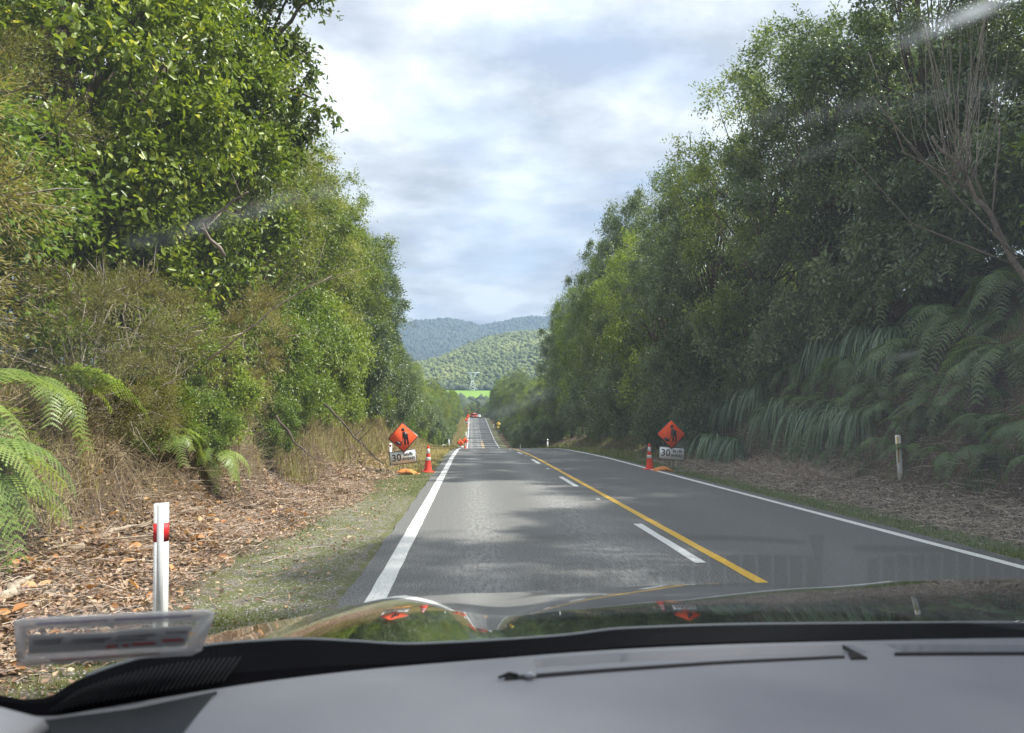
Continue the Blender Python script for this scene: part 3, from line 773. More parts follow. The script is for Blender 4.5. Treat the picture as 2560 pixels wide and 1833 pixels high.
for (x, y, k, s_, z_, lb_) in [
 (19.0, 19.0, 'darkf', 1.0, .85, 'sparse tree in the second row behind the bare twigs at upper right'),
 (17.8, 4.0, 'dark', 1.1, .95, 'unseen second row tree added for shade on the right level with the car bonnet'),  # out of view, added to block sun patches on the road
 (17.8, 11.5, 'dark', 1.1, .95, 'unseen second row tree added for shade behind the leaning pale trunk'),  # also out of view, fills a sun gap over the near lane
 (17.5, 26.0, 'dark', 1.0, .8, 'dark tree in the second row behind the tall right trees'),
 (17.0, 34.0, 'dark', 1.1, .85, 'shaded tree in the second row of the right side'),
 (16.5, 44.0, 'dark', 1.1, 1.1, 'hidden shaded tree behind the yellow-green right tree'),
 (16.5, 56.0, 'dark', 1.1, 1.1, 'hidden shaded tree behind the distant right row')]:
    plant(k, x, y, s_, z_, lb_)
# low bushes right
lowr = [
 (14.2, 12.5, 'dbush', 1.2, 1.3, 'dark bush above the ferns at the right edge'),
 (13.6, 15.5, 'dbush', 1.3, 1.5, 'dark bush above the ferns behind the right marker post'),
 (13.0, 18.6, 'dbush', 1.3, 1.6, 'shaded bush above the long fern fronds on the right bank'),
 (12.4, 22.0, 'dbush', 1.3, 1.6, 'shaded bush above the ferns nearer the right sign'),
 (11.6, 25.4, 'dbush', 1.2, 1.5, 'dark bush above the right roadwork sign'),
 (11.0, 29.0, 'dbush', 1.2, 1.6, 'dark bush behind the right roadwork sign'),
 (10.4, 33.0, 'dbush', 1.2, 1.5, 'dark leafy bush just left of the right cone'),
 (10.0, 37.5, 'dbush', 1.2, 1.5, 'broad dark bush over the right grass verge'),
 (10.0, 43.0, 'dbush', 1.3, 1.5, 'shaded round bush over the right verge in mid distance'),
 (9.9, 49.0, 'dbush', 1.3, 1.6, 'shaded bush short of the right striped marker post'),
 (9.9, 55.5, 'dbush', 1.3, 1.6, 'low dark bush right behind the striped marker post'),
 (9.8, 63.0, 'dbush', 1.3, 1.6, 'low dark bush past the striped marker post')]
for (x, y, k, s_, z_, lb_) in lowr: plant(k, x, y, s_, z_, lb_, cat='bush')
yy = 89.0; i = 0
hr = hermite([85, 100, 130, 200, 296, 420], [13, 11, 11, 15, 15, 12])
while yy < 430:
    k = ['dark', 'mid', 'dark', 'yel', 'darkf', 'mid'][i % 6]
    H = KINDS[k][1]; h = float(hr(yy)) * random.uniform(.88, 1.1); sc = h / H
    plant(k, 9.0 + 2.8 * sc + random.uniform(-.3, .6), yy, max(.85, sc), sc, (LOOK[k] + ', ' + ORD[i] + ' tree in the right row past the end of the high trees') if i < 12 else 'bushy tree in the distant row on the right of the far slope', group='trees along the right verge in the distance')
    if i % 2: plant('dbush', 9.0 + random.uniform(-.2, .8), yy + 2, 1.2, 1.4, (ORD[i // 2] + ' low bush under the right tree row past the striped marker post') if i < 12 else 'low bush under the tree row on the far right slope', cat='bush', group='bushes under the distant right tree row')
    yy += random.uniform(5, 6.5) if yy < 140 else random.uniform(8, 10); i += 1
# trees beyond the far crest
for (px, Y, s_, k, lb_) in [(1179, 455, .95, 'dark', 'dark round tree beyond the far crest below the pasture'), (1196, 475, .95, 'dark', 'second dark round tree beyond the far crest right of the truck'),
                            (1208, 450, .85, 'yel', 'small yellow-green tree beyond the crest above the parked cars'), (1168, 440, .9, 'fine', 'pale tree beyond the crest over the left end of the road'),
                            (1222, 470, 1.1, 'dark', 'dark tree beyond the crest under the right end of the pasture'), (1186, 500, 1.15, 'mid', 'grey-green tree beyond the crest in the middle of the gap')]:
    p = P(px, 1040, Y)
    plant(k, p[0], Y, s_, s_, lb_)

# trees kept as a thick wood behind both rows, unseen edges included
for sgn, x0, lb_ in ((-1, -17, 'second row tree deep behind the left verge'), (1, 20, 'second row tree deep behind the right verge')):
    yy = 44
    while yy < 330:
        plant('dark' if sgn > 0 else 'mid', x0 + random.uniform(-2, 2), yy, 1.1, .95, lb_, group=('deep trees on the left' if sgn < 0 else 'deep trees on the right'))
        yy += 9 if yy < 120 else 16


# ------------------------------------------------------------------ overhanging limb tree, upper left
def gz(x, y): return float(ground(np.array(float(x)), np.array(float(y))))

def cluster_tree(name, label, root, limbs, lr, nspray, nleaf, ll, lw, m, bark, seed, r0=.16, hexa=False, cat='tree', droop=.2, spread=.6):
    """tree whose limbs are laid out by hand: limbs = list of point lists, foliage round each limb's end half"""
    r = np.random.RandomState(seed); root = np.array(root, float)
    tr_ = thing(name, label, cat, root)
    mb = MB(); lc = []
    for k, (pts, rad, leafy) in enumerate(limbs):
        p = np.array(pts, float) - root
        tt = np.linspace(0, 1, len(p)); ti = np.linspace(0, 1, len(p) * 3)
        pi_ = np.stack([np.interp(ti, tt, p[:, c]) for c in range(3)], -1)
        pi_[1:-1] += r.normal(0, rad * .35, (len(pi_) - 2, 3))
        mb.tube(pi_, rad * np.linspace(1, .3, len(pi_)), 7)
        for f in np.linspace(1 - leafy, 1, max(1, int(leafy * 7))) if leafy > 0 else []:
            c = np.array([np.interp(f, ti, pi_[:, q]) for q in range(3)])
            lc.append(c + r.normal(0, lr * .45, 3))
    mb.build('trunk', bark, tr_, smooth=True)
    if lc:
        lc = np.array(lc); n = len(lc) * nspray * nleaf
        li = np.repeat(np.arange(len(lc)), nspray); sdir = nrm(r.normal(size=(len(li), 3)) + np.array([0, 0, -.1]))
        srad = lr * r.uniform(.4, 1.1, len(li)); si = np.repeat(np.arange(len(li)), nleaf); tt = r.uniform(.2, 1, n)
        b_ = lc[li][si] + sdir[si] * (srad[si] * tt)[:, None] - (tt ** 2 * srad[si] * .35)[:, None] * np.array([0, 0, 1])
        ld = nrm(sdir[si] * spread + r.normal(size=(n, 3)) + np.array([0, 0, -.3])); nn = nrm(r.normal(size=(n, 3)) * .6 + np.array([0, 0, .8]))
        v, q, t_, at = leaf_geo(b_, ld, nn, ll * r.uniform(.6, 1.2, n), lw * r.uniform(.7, 1.2, n), hexa=hexa, a=r.rand(n), droop=droop)
        MB().add(v, q=q, t=t_, a=at).build('crown', m, tr_)
    return tr_

bx_, by_ = -7.2, 18.6; bz_ = gz(bx_, by_) - .3
cluster_tree('broadleaf_tree', 'large-leaved overhanging tree reaching into the sky at the top left with drooping leaf clusters', (bx_, by_, bz_), [
    ([(bx_, by_, bz_), (-6.9, 18.4, 5), (-6.2, 18.2, 9), (-5.6, 18, 12.5)], .17, .5),
    ([(-6.4, 18.2, 7.8), (-5.3, 18, 9.8), (-4.3, 18, 11.2), (-3.75, 17.8, 11.7)], .08, .85),
    ([(-6.4, 18.2, 7.0), (-5.2, 17.9, 8.4), (-4.2, 17.8, 9.3), (-3.6, 17.7, 9.0)], .07, .9),
    ([(-6.4, 18.2, 6.5), (-5.4, 18.0, 7.6), (-4.6, 17.9, 8.4), (-3.8, 17.8, 8.1)], .06, .9),
    ([(-6.2, 18.1, 9.5), (-5.2, 18.4, 11), (-4.6, 18.6, 12.8)], .07, .8),
    ([(-6.4, 18.2, 7.4), (-5.3, 18.3, 9.2), (-4.5, 18.2, 10.3), (-3.9, 18.2, 10.4)], .06, .9),
    ([(-6.2, 18.2, 9), (-5.0, 18.5, 10.8), (-4.2, 18.3, 12.6)], .06, .8),
    ([(-6.1, 18.1, 10), (-6.5, 17.5, 11.5), (-6.6, 17, 13.5)], .07, .7)], .72, 26, 10, .15, .075, M_MID, M_BARK, 5, hexa=True)

# bare pale tree leaning on the right
def PX(px, py, Y): return tuple(P(px, py, Y))
tb = P(2600, 760, 13.2)
limbs = [([tuple(tb + np.array([.6, .2, -2.2])), tuple(tb), PX(2520, 620, 13.2), PX(2455, 500, 13.0), PX(2400, 420, 13.0), PX(2330, 340, 13.0)], .075, 0)]
rr_ = np.random.RandomState(8)
for k in range(34):
    s0 = (2330 + rr_.uniform(0, 150), 330 + rr_.uniform(0, 170)); dx_ = rr_.uniform(-180, 120); ln = rr_.uniform(260, 430); Yk = 13 + rr_.uniform(-.9, 1.6)
    a0 = PX(2410 + rr_.uniform(-40, 40), 440 + rr_.uniform(-30, 50), 13.0)
    limbs.append(([a0, PX(s0[0] - 10 + dx_ * .25, s0[1] - ln * .3, Yk), PX(s0[0] + dx_ * .55, s0[1] - ln * .7, Yk), PX(s0[0] + dx_ * .75, s0[1] - ln * 1.05, Yk)], .0085, 0))
for (a, b_, c_) in (((2500, 600), (2320, 420), (2180, 240)), ((2530, 660), (2280, 560), (2120, 380)), ((2440, 480), (2260, 380), (2170, 130)), ((2480, 540), (2500, 330), (2440, 60)), ((2540, 640), (2400, 500), (2250, 330)), ((2470, 520), (2380, 300), (2310, 60))):
    limbs.append(([PX(*a, 13.1), PX(*b_, 12.9), PX(*c_, 12.8)], .018, 0))
bt = cluster_tree('bare_tree', 'bare leaning tree with pale trunk and a fan of thin twigs at upper right', tuple(tb + np.array([.6, .2, -2.2])), limbs, .3, 1, 1, .1, .05, M_MID, M_PALEBARK, 9)
# bright leafy branch at the right edge
eb = (10.9, 11.0, gz(10.9, 11.0) - .3)
cluster_tree('broadleaf_tree', 'bright green drooping leafy branches hanging in at the right edge of the picture', (11.6, 12.0, gz(11.6, 12) - .3), [
    ([(11.6, 12.0, gz(11.6, 12) - .3), (11.3, 12, 4.0), (10.6, 12, 5.6), (9.7, 12, 6.3)], .10, .35),
    ([(11.2, 12, 4.4), (10.5, 11.8, 5.2), (9.5, 11.6, 5.4)], .05, .45),
    ([(11.3, 12, 5.4), (10.9, 12, 7.2), (9.9, 11.9, 8.2)], .05, .5),
    ([(11.3, 12, 3.6), (10.7, 12, 4.4), (9.9, 11.8, 4.5)], .04, .4)], .55, 24, 9, .13, .045, M_YEL, M_BARK, 15, hexa=True)

# dead pale branches sticking out of the left growth
mbp = None
def branch(label, pts, r0, m=M_LOG, seed=1, cat='branch', twigs=0, name='dead_branch', group=None):
    r = np.random.RandomState(seed); p = np.array(pts, float); c0 = p[0].copy(); p = p - c0
    tt = np.linspace(0, 1, len(p)); ti = np.linspace(0, 1, 12); q = np.stack([np.interp(ti, tt, p[:, c]) for c in range(3)], -1)
    ln = np.linalg.norm(p[-1]); q[1:-1] += r.normal(0, r0 * .45, (10, 3))
    mb = MB().tube(q, r0 * np.linspace(1, .35, 12) * r.uniform(.85, 1.15, 12), 8)
    o = mb.build(name, m, smooth=True); o.location = c0
    for k in range(twigs):
        i = r.randint(3, 11); d = nrm(r.normal(size=3) + nrm(p[-1]) * 1.2) * ln * r.uniform(.12, .35)
        s = link('twig', MB().tube(np.array([q[i], q[i] + d * .5 + r.normal(0, r0 * .6, 3), q[i] + d]), np.array([r0 * .35, r0 * .25, r0 * .1]), 5).mesh('twig', m, True), o)
    return tag(o, label, cat, group)
branch('dead grey forked branch poking out of the green trees on the left', [P(560, 640, 12.9), P(500, 560, 12.2), P(560, 520, 11.6), P(620, 480, 11.3)], .035, M_PALEBARK, 3, twigs=7)
branch('thin pale dead branch slanting over the brown scrub on the left', [P(520, 900, 11.2), P(600, 840, 10.8), P(720, 745, 10.6), P(830, 690, 10.6)], .018, M_LOG, 4, twigs=6)
branch('short crooked dead stick in front of the dark hollow on the left', [P(420, 935, 10.6), P(440, 860, 10.4), P(520, 820, 10.2)], .016, M_LOG, 6, twigs=4)
branch('bare twiggy branch leaning down the bank left of the left sign', [P(810, 1010, 17.5), P(860, 1060, 17.2), P(900, 1110, 17.0), P(960, 1160, 17.0)], .03, M_BARK, 7, twigs=8)
branch('dark root-like branch on the bank between the scrub and the left sign', [P(690, 1040, 14.5), P(740, 1110, 14.2), P(790, 1150, 14.2)], .025, M_BARK, 8, twigs=5)

# ------------------------------------------------------------------ ferns
def frond_mesh(name, L_, arch, droopk, width, m, npin=22, seed=0, teeth=6, dens=1.0):
    r = np.random.RandomState(seed); mb = MB()
    t_ = np.linspace(0, 1, 14)
    def path(t): return np.stack([L_ * t * (1 - .12 * t * t), np.zeros_like(t) + .03 * np.sin(t * 3), L_ * (arch * t - droopk * t ** 2.2)], -1)
    mb.tube(path(t_), np.linspace(.008, .002, 14), 4, a=.2)
    tp = np.linspace(.14, .985, npin)
    for t in tp:
        c = path(np.array([t]))[0]; tg = nrm(path(np.array([t + .01]))[0] - c)
        pl = width * (np.sin(min(1, t * 1.15 + .12) * math.pi * .86) ** .75) * r.uniform(.9, 1.05)
        if pl < .02: pl = .02
        for s_ in (-1, 1):
            side = np.array([0, s_, 0]); d = nrm(side * .86 + tg * .42 + np.array([0, 0, -.12 + r.normal(0, .08)]))
            nn = nrm(np.cross(tg, side) * s_); nn = nn if nn[2] > 0 else -nn
            u = nrm(np.cross(d, nn)); nt_ = teeth
            f = np.linspace(0, 1, nt_ + 1)
            mid = c + d[None] * (f * pl)[:, None] - np.array([0, 0, 1]) * (f ** 2 * pl * .22)[:, None]
            w_ = pl * .155 * (1 - f[:-1] * .85) + .004
            for q in (-1, 1):
                tip = mid[:-1] * .35 + mid[1:] * .65 + u * (q * w_)[:, None] + d * (w_ * .35)[:, None]
                v = np.stack([mid[:-1], mid[1:], tip], 1).reshape(-1, 3)
                mb.add(v, t=np.arange(nt_ * 3).reshape(-1, 3) if q > 0 else np.arange(nt_ * 3).reshape(-1, 3)[:, ::-1], a=np.repeat(r.rand() * .6 + r.rand(nt_) * .4, 3))
    return mb.mesh(name, m)
FR = [frond_mesh('frond', 1.25, .55, .75, .30, M_FERN, 24, 1, 7), frond_mesh('frond', 1.25, .35, .85, .27, M_FERN, 24, 2, 7), frond_mesh('frond', 1.2, .75, .8, .28, M_FERN, 22, 3, 7)]
FRD = [frond_mesh('frond', 1.6, .5, .95, .34, M_FERND, 22, 4, 5), frond_mesh('frond', 1.5, .3, 1.1, .30, M_FERND, 22, 5, 5), frond_mesh('frond', 1.6, .75, 1.0, .32, M_FERND, 20, 6, 5)]
FRB = [frond_mesh('frond', 1.1, .1, 1.0, .18, M_FERNB, 20, 7, 4)]
def fern(x, y, z, label, sc=1.0, n=9, az=None, spreadaz=math.pi, meshes=FR, tilt=0.0, group=None, brown=0, seed=0, name='fern', part='frond'):
    r = np.random.RandomState(seed + int(abs(x * 31 + y * 57)))
    t_ = thing(name, label, 'fern' if name == 'fern' else 'plant', (x, y, z), group=group)
    for k in range(n):
        a = (az if az is not None else 0) + (-spreadaz + 2 * spreadaz * (k + .5) / n) + r.normal(0, .12)
        s_ = sc * r.uniform(.75, 1.15)
        ms_ = FRB[0] if k < brown else meshes[r.randint(len(meshes))]
        link(part, ms_, t_, (0, 0, r.uniform(-.05, .1)), (r.normal(0, .2), r.normal(0, .18) + tilt, a), (s_, s_, s_))
    return t_
# left clump: crown positions and the way they lean (towards the road)
fern(-4.85, 7.2, 1.6, 'fern with bright green fronds arching from the left edge of the picture', 1.0, 9, -.1, 1.6, seed=1, brown=1)
fern(-4.8, 6.6, 1.0, 'lower fern at the left edge with partly dead brown fronds', 1.0, 10, -.2, 1.7, seed=2, brown=3)
fern(-4.5, 6.5, 1.2, 'fern at the left edge between the upper bright fern and the brown-fronded one', 1.0, 9, -.2, 1.5, seed=8)
fern(-4.5, 6.6, .9, 'lowest fern drooping over the leaf litter at the left edge', .95, 9, -.3, 1.7, seed=3, brown=1)
fern(-4.75, 8.6, 1.9, 'fern with one broad sunlit frond arching over the golden scrub', .95, 5, -.15, .9, seed=4)
fern(-4.6, 12.0, 1.3, 'small fern hanging from the bank above the marker post', .62, 6, -.3, 1.2, seed=5)
fern(-4.4, 13.2, .95, 'small dark green fern drooping over the litter in the hollow of the left bank', .7, 7, -.5, 1.2, seed=6, tilt=.4)
fern(-4.6, 14.2, 1.4, 'small fern tucked under the scrub left of the hollow', .5, 5, -.4, 1.2, seed=7)

FL = [(1950, 830, 1.5, 'largest drooping fern on the right bank, its fronds fanning toward the road'), (1800, 880, 1.3, 'fern with long pale fronds just left of the largest right bank fern'),
      (2090, 800, 1.3, 'drooping fern just right of the largest right bank fern'), (2235, 745, 1.35, 'arching fern high on the bank above the right marker post'),
      (2400, 790, 1.3, 'big fern at the right, two fern widths from the picture edge'), (2520, 880, 1.2, 'fern hanging over the bank at the right picture edge'),
      (2400, 650, 1.25, 'high dark fern under the leaning pale trunk'), (2190, 655, 1.15, 'high dark fern left of the leaning pale trunk'), (2540, 700, 1.2, 'uppermost fern at the right picture edge'),
      (1700, 930, 1.0, 'fern above the right roadwork sign'), (1860, 955, 1.0, 'mid bank fern below the largest right bank fern'), (2000, 930, 1.05, 'mid bank fern with narrow hanging fronds'),
      (2150, 905, 1.1, 'mid bank fern left of the right marker post'), (2290, 885, 1.1, 'mid bank fern straight above the right marker post'), (2440, 985, .9, 'low fern on the bank near the right picture edge'),
      (2330, 1010, .75, 'low yellow-green fern right of the marker post'), (2210, 1020, .7, 'small low fern just left of the right marker post'), (2080, 1010, .8, 'low fern in the middle of the brown right bank'),
      (1930, 1040, .8, 'low fern hanging beside the bare brown bank'), (1790, 1030, .85, 'low fern draped right of the right roadwork sign'), (2550, 1060, .7, 'lowest fern at the right picture edge')]
for i, (px_, py_, s_, lb_) in enumerate(FL):
    Xb = 10.3 + np.clip((1055 - py_) / 400, 0, 1) * 2.3
    Yb = Xb / (ray(px_, py_)[0] / ray(px_, py_)[1]); q_ = P(px_, py_, Yb)
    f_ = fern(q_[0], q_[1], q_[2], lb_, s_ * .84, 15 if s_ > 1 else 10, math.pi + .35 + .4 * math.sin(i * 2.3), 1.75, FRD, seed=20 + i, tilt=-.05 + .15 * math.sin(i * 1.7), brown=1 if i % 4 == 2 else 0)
for k in range(26):
    y = 11.0 + k * .55; x = [10.7, 11.2, 11.8, 12.3][k % 4] + random.uniform(-.25, .25)
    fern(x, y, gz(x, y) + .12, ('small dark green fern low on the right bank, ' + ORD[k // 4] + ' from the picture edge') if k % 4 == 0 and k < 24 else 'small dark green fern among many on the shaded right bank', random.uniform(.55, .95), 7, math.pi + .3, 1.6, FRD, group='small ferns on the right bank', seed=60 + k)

for k in range(30):
    y = 10.6 + k * .46; x = [10.25, 10.7, 11.3][k % 3] + random.uniform(-.15, .15)
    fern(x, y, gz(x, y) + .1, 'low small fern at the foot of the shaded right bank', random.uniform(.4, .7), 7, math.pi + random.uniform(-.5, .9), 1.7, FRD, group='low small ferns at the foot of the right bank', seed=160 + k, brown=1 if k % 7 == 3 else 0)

# strappy drooping plants on the right bank
def strap_mesh(seed, L_=1.5, n=46):
    r = np.random.RandomState(seed); mb = MB()
    for k in range(n):
        a = r.uniform(-1.5, 1.5); d = np.array([math.cos(a), math.sin(a), 0]); l_ = L_ * r.uniform(.6, 1.1); t_ = np.linspace(0, 1, 7)
        up_ = r.uniform(.35, .9)
        p = d[None] * (l_ * .62 * t_ ** .8)[:, None] + np.array([0, 0, 1]) * (l_ * (up_ * t_ - 1.35 * t_ ** 2))[:, None] + r.normal(0, .05, 3)
        w = np.cross(d, [0, 0, 1]) ; w = w + np.array([0, 0, .25]); ww = (.018 * (1 - t_ ** 2) + .002)[:, None]
        mb.grid(np.stack([p - w * ww, p + w * ww], 1), a=np.full(14, r.rand()))
    return mb.mesh('leaf_tuft', M_STRAP)
ST = [strap_mesh(1), strap_mesh(2), strap_mesh(3)]
for k in range(26):
    y = 20.5 + (k // 2) * 1.25; hi = k % 2
    x = (10.5 if y < 28 else 9.8 - .0 * y) + hi * .9
    z = gz(x, y) + .5 + hi * .4
    o = thing('strappy_plant', ['low drooping long-leaved plant in the grassy bank behind the right sign and cone', 'upper drooping long-leaved plant on the bank behind the right sign and cone'][hi], 'plant', (x, y, z), (0, 0, math.pi + random.uniform(-.3, .5)), 'drooping long-leaved plants behind the right sign', (1.1, 1.1, random.uniform(1, 1.3)))
    for j in range(2): link('leaf_tuft', ST[(k + j) % 3], o, (0, j * .25, j * .15), (0, 0, j * .7 - .3))

# ------------------------------------------------------------------ litter, grass, gravel, twigs (nobody could count these)
def scatter(name, n, xr, yr, ll, lw, m, label, lift=.02, up=1.0, seed=0, ydist=1.0, dens=None, hexa=False):
    r = np.random.RandomState(seed)
    x = r.uniform(*xr, n); y = yr[0] + (yr[1] - yr[0]) * r.rand(n) ** ydist
    if dens is not None:
        k = r.rand(n) < dens(x, y); x, y = x[k], y[k]
    n = len(x); z = ground(x, y) + r.uniform(.003, lift, n)
    d = nrm(np.stack([r.normal(size=n), r.normal(size=n), r.normal(0, .3, n)], -1)); nn = nrm(np.stack([r.normal(0, .55, n), r.normal(0, .55, n), np.full(n, up)], -1))
    v, q, t_, a = leaf_geo(np.stack([x, y, z], -1), d, nn, ll * r.uniform(.5, 1.3, n), lw * r.uniform(.5, 1.2, n), fold=.35, droop=-.12, hexa=hexa, a=np.clip(r.beta(1.6, 2.0, n), 0, 1))
    return tag(MB().add(v, q=q, t=t_, a=a).build(name, m), label, kind='stuff')
def litd(x, y):     # densest at the foot of the bank, ragged towards the verge
    e_ = -2.35 - .35 * fbm(x * .9, y * .5, 0, 3, 8)
    hgt = ground(x, y) - road_z(y)
    return (np.clip((e_ - x) / .55, 0, 1) * .97 + .03) * (np.clip((.75 - hgt) / .35, 0, 1) * .9 + .1)
scatter('leaf_litter', 90000, (-5.2, -1.4), (3.2, 22), .062, .036, M_LITTER, 'brown dry leaf litter spread along the left verge and bank foot', .06, 1, 1, 1.25, litd)
scatter('leaf_litter', 14000, (-5.2, -2.2), (20, 42), .12, .07, M_LITTER, 'dry leaf litter farther along the left verge', .06, 1, 2, 1.2, litd)
scatter('large_fallen_leaves', 520, (-5.0, -1.8), (3.4, 13), .13, .075, leafmat('orange_dry_leaf', [(0, (.38, .18, .07)), (.5, (.55, .30, .10)), (1, (.62, .42, .24))], .55, .2, vary=.02), 'large orange and tan fallen leaves lying on the near litter', .07, .8, 3, 1.2, litd, True)
def litr(x, y): return np.clip((x - 6.9 - .3 * fbm(x * .9, y * .5, 0, 3, 8)) / .6, 0, 1) * .96 + .02
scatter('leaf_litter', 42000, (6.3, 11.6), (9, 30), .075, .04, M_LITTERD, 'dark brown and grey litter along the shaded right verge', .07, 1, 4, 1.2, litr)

def twigs(name, n, xr, yr, L_, rad, m, label, seed, dens=None, up=.12, bias=0.0):
    r = np.random.RandomState(seed)
    x = r.uniform(*xr, n); y = yr[0] + (yr[1] - yr[0]) * r.rand(n) ** 1.3
    if dens is not None:
        k = r.rand(n) < dens(x, y); x, y = x[k], y[k]
    n = len(x); l_ = L_ * r.uniform(.3, 1.3, n)
    a = r.uniform(0, 2 * math.pi, n) * (1 - bias) + bias * r.normal(0, .5, n)
    c0 = np.stack([x, y, ground(x, y) + r.uniform(.01, .07, n)], -1)
    d = np.stack([np.cos(a), np.sin(a), r.normal(0, up, n)], -1)
    mid = c0 + d * (l_ * .5)[:, None] + r.normal(0, 1, (n, 3)) * (l_ * .07)[:, None]; end = c0 + d * l_[:, None]
    mid[:, 2] = np.maximum(mid[:, 2], ground(mid[:, 0], mid[:, 1]) + .006); end[:, 2] = np.maximum(end[:, 2], ground(end[:, 0], end[:, 1]) + .006)
    s = nrm(np.cross(d, np.array([0, 0, 1.0]))); rd = (rad * r.uniform(.5, 1.5, n))[:, None]
    ring = [np.array([0, 0, 1.0])[None] * rd, s * rd * .87 - np.array([0, 0, .5]) * rd, -s * rd * .87 - np.array([0, 0, .5]) * rd]
    V = np.stack([p + o * w for p, w in ((c0, 1), (mid, .8), (end, .4)) for o in ring], 1)
    q = [(i * 3 + j, i * 3 + (j + 1) % 3, i * 3 + 3 + (j + 1) % 3, i * 3 + 3 + j) for i in range(2) for j in range(3)]
    Q = np.array(q)[None] + (np.arange(n) * 9)[:, None, None]
    return tag(MB().add(V.reshape(-1, 3), q=Q.reshape(-1, 4), a=np.repeat(r.rand(n), 9)).build(name, m), label, kind='stuff')
twigs('twig_litter', 19000, (-5.4, -1.4), (3.2, 24), .30, .0035, M_TWIG, 'fine dry twigs lying in the left leaf litter', 5, litd)
twigs('twig_litter', 10000, (6.5, 11.2), (9, 30), .36, .005, M_TWIG, 'dry twigs lying in the right verge litter', 6, litr)
def hangd(x, y): return np.clip((ground(x, y) - road_z(y) - .3) / .4, 0, 1)
twigs('dry_stems', 15000, (-5.6, -3.6), (6, 24), .45, .003, leafmat('dead_stem', [(0, (.14, .09, .05)), (.5, (.32, .24, .14)), (1, (.48, .40, .26))], .8, 0, vary=.02), 'dead stems and roots hanging on the cut left bank', 7, hangd, up=.7)
twigs('brush_heap', 3200, (8.6, 10.4), (19.5, 25.5), .6, .007, M_TWIG, 'heap of dead grey brush beside the right roadwork sign', 8, up=.45)

def grass(name, n, xr, yr, h, w, m, label, seed, dens=None, lean=.6, ydist=1.2):
    r = np.random.RandomState(seed)
    x = r.uniform(*xr, n); y = yr[0] + (yr[1] - yr[0]) * r.rand(n) ** ydist
    if dens is not None:
        k = r.rand(n) < dens(x, y); x, y = x[k], y[k]
    n = len(x); hh = h * r.uniform(.4, 1.2, n); a = r.uniform(0, 2 * math.pi, n); ln = r.uniform(.2, 1, n) * lean
    d = np.stack([np.cos(a), np.sin(a), np.zeros(n)], -1); s = np.stack([-np.sin(a), np.cos(a), np.zeros(n)], -1)
    b0 = np.stack([x, y, ground(x, y) - .01], -1); up_ = np.array([0, 0, 1.0])
    m1 = b0 + up_ * (hh * .6)[:, None] + d * (hh * ln * .45)[:, None]; tp = b0 + up_ * (hh * (1 - ln * .35))[:, None] + d * (hh * ln * 1.3)[:, None]
    ww = (w * r.uniform(.6, 1.3, n))[:, None]
    V = np.stack([b0 - s * ww, b0 + s * ww, m1 + s * ww * .7, m1 - s * ww * .7, tp], 1)
    o_ = np.arange(n) * 5
    T = np.stack([np.stack([o_, o_ + 1, o_ + 2], -1), np.stack([o_, o_ + 2, o_ + 3], -1), np.stack([o_ + 3, o_ + 2, o_ + 4], -1)], 1).reshape(-1, 3)
    return tag(MB().add(V.reshape(-1, 3), t=T, a=np.repeat(r.rand(n), 5)).build(name, m), label, kind='stuff')
def patch(th, x0, x1, f=1.2):
    return lambda x, y: ((fbm(x * f, y * f * .6, 0, 3, 12) > th) & (x > x0) & (x < x1)).astype(float)
def vergeL(x, y): return np.clip((fbm(x * 1.1, y * .5, 0, 3, 12) + .15 + np.clip((y - 12) / 14, 0, .6)), 0, 1)
grass('verge_grass', 76000, (-3.0, -1.1), (4, 30), .05, .004, M_GRASS, 'short patchy grass and moss on the left gravel shoulder', 11, vergeL)
grass('verge_grass', 26000, (-4.6, -1.25), (24, 62), .16, .009, M_DRY, 'pale dry grass on the left shoulder beyond the sign', 12)
grass('tall_dry_grass', 16000, (-5.4, -3.6), (17.5, 60), .62, .007, M_DRY, 'tall straw coloured grass on the left bank around the sign', 13, lambda x, y: np.clip((-x - 3.4) / .7, 0, 1), .6)
grass('tall_dry_grass', 14000, (-5.6, -3.7), (7.0, 20), .34, .004, M_DRY, 'straw coloured tufts in the scrub on the left bank', 14, lambda x, y: np.clip(fbm(x * 1.3, y * .8, 0, 3, 3) * 1.5 + .35, 0, 1) * np.clip((ground(x, y) - road_z(y) - .35) / .3, 0, 1), .8)
grass('verge_grass', 34000, (6.03, 7.6), (8, 36), .07, .005, leafmat('shade_grass', [(0, (.06, .10, .03)), (.6, (.11, .18, .05)), (1, (.2, .22, .09))], .6, .3, vary=.02), 'short green grass strip beside the right edge line', 15, lambda x, y: np.clip(1.5 - (x - 6.03) * 1.1 + fbm(x, y, 0, 2, 4) * .4, 0, 1))
grass('verge_grass', 16000, (6.05, 9.6), (34, 150), .25, .014, leafmat('rough_grass', [(0, (.08, .12, .03)), (.6, (.17, .2, .06)), (1, (.32, .28, .12))], .6, .3, vary=.02), 'rough grass on the right verge beyond the cone', 16)
grass('verge_grass', 16000, (-4.6, -1.3), (60, 340), .4, .03, M_DRY, 'dry yellow grass strip along the distant left edge of the road', 17)
grass('bank_grass', 30000, (9.9, 12.0), (9, 25), .24, .006, M_FERND, 'thin grass growing on the brown right bank', 18, lambda x, y: np.clip(fbm(x * 1.2, y, 0, 3, 9) * 1.6 + .15, 0, 1), .7)
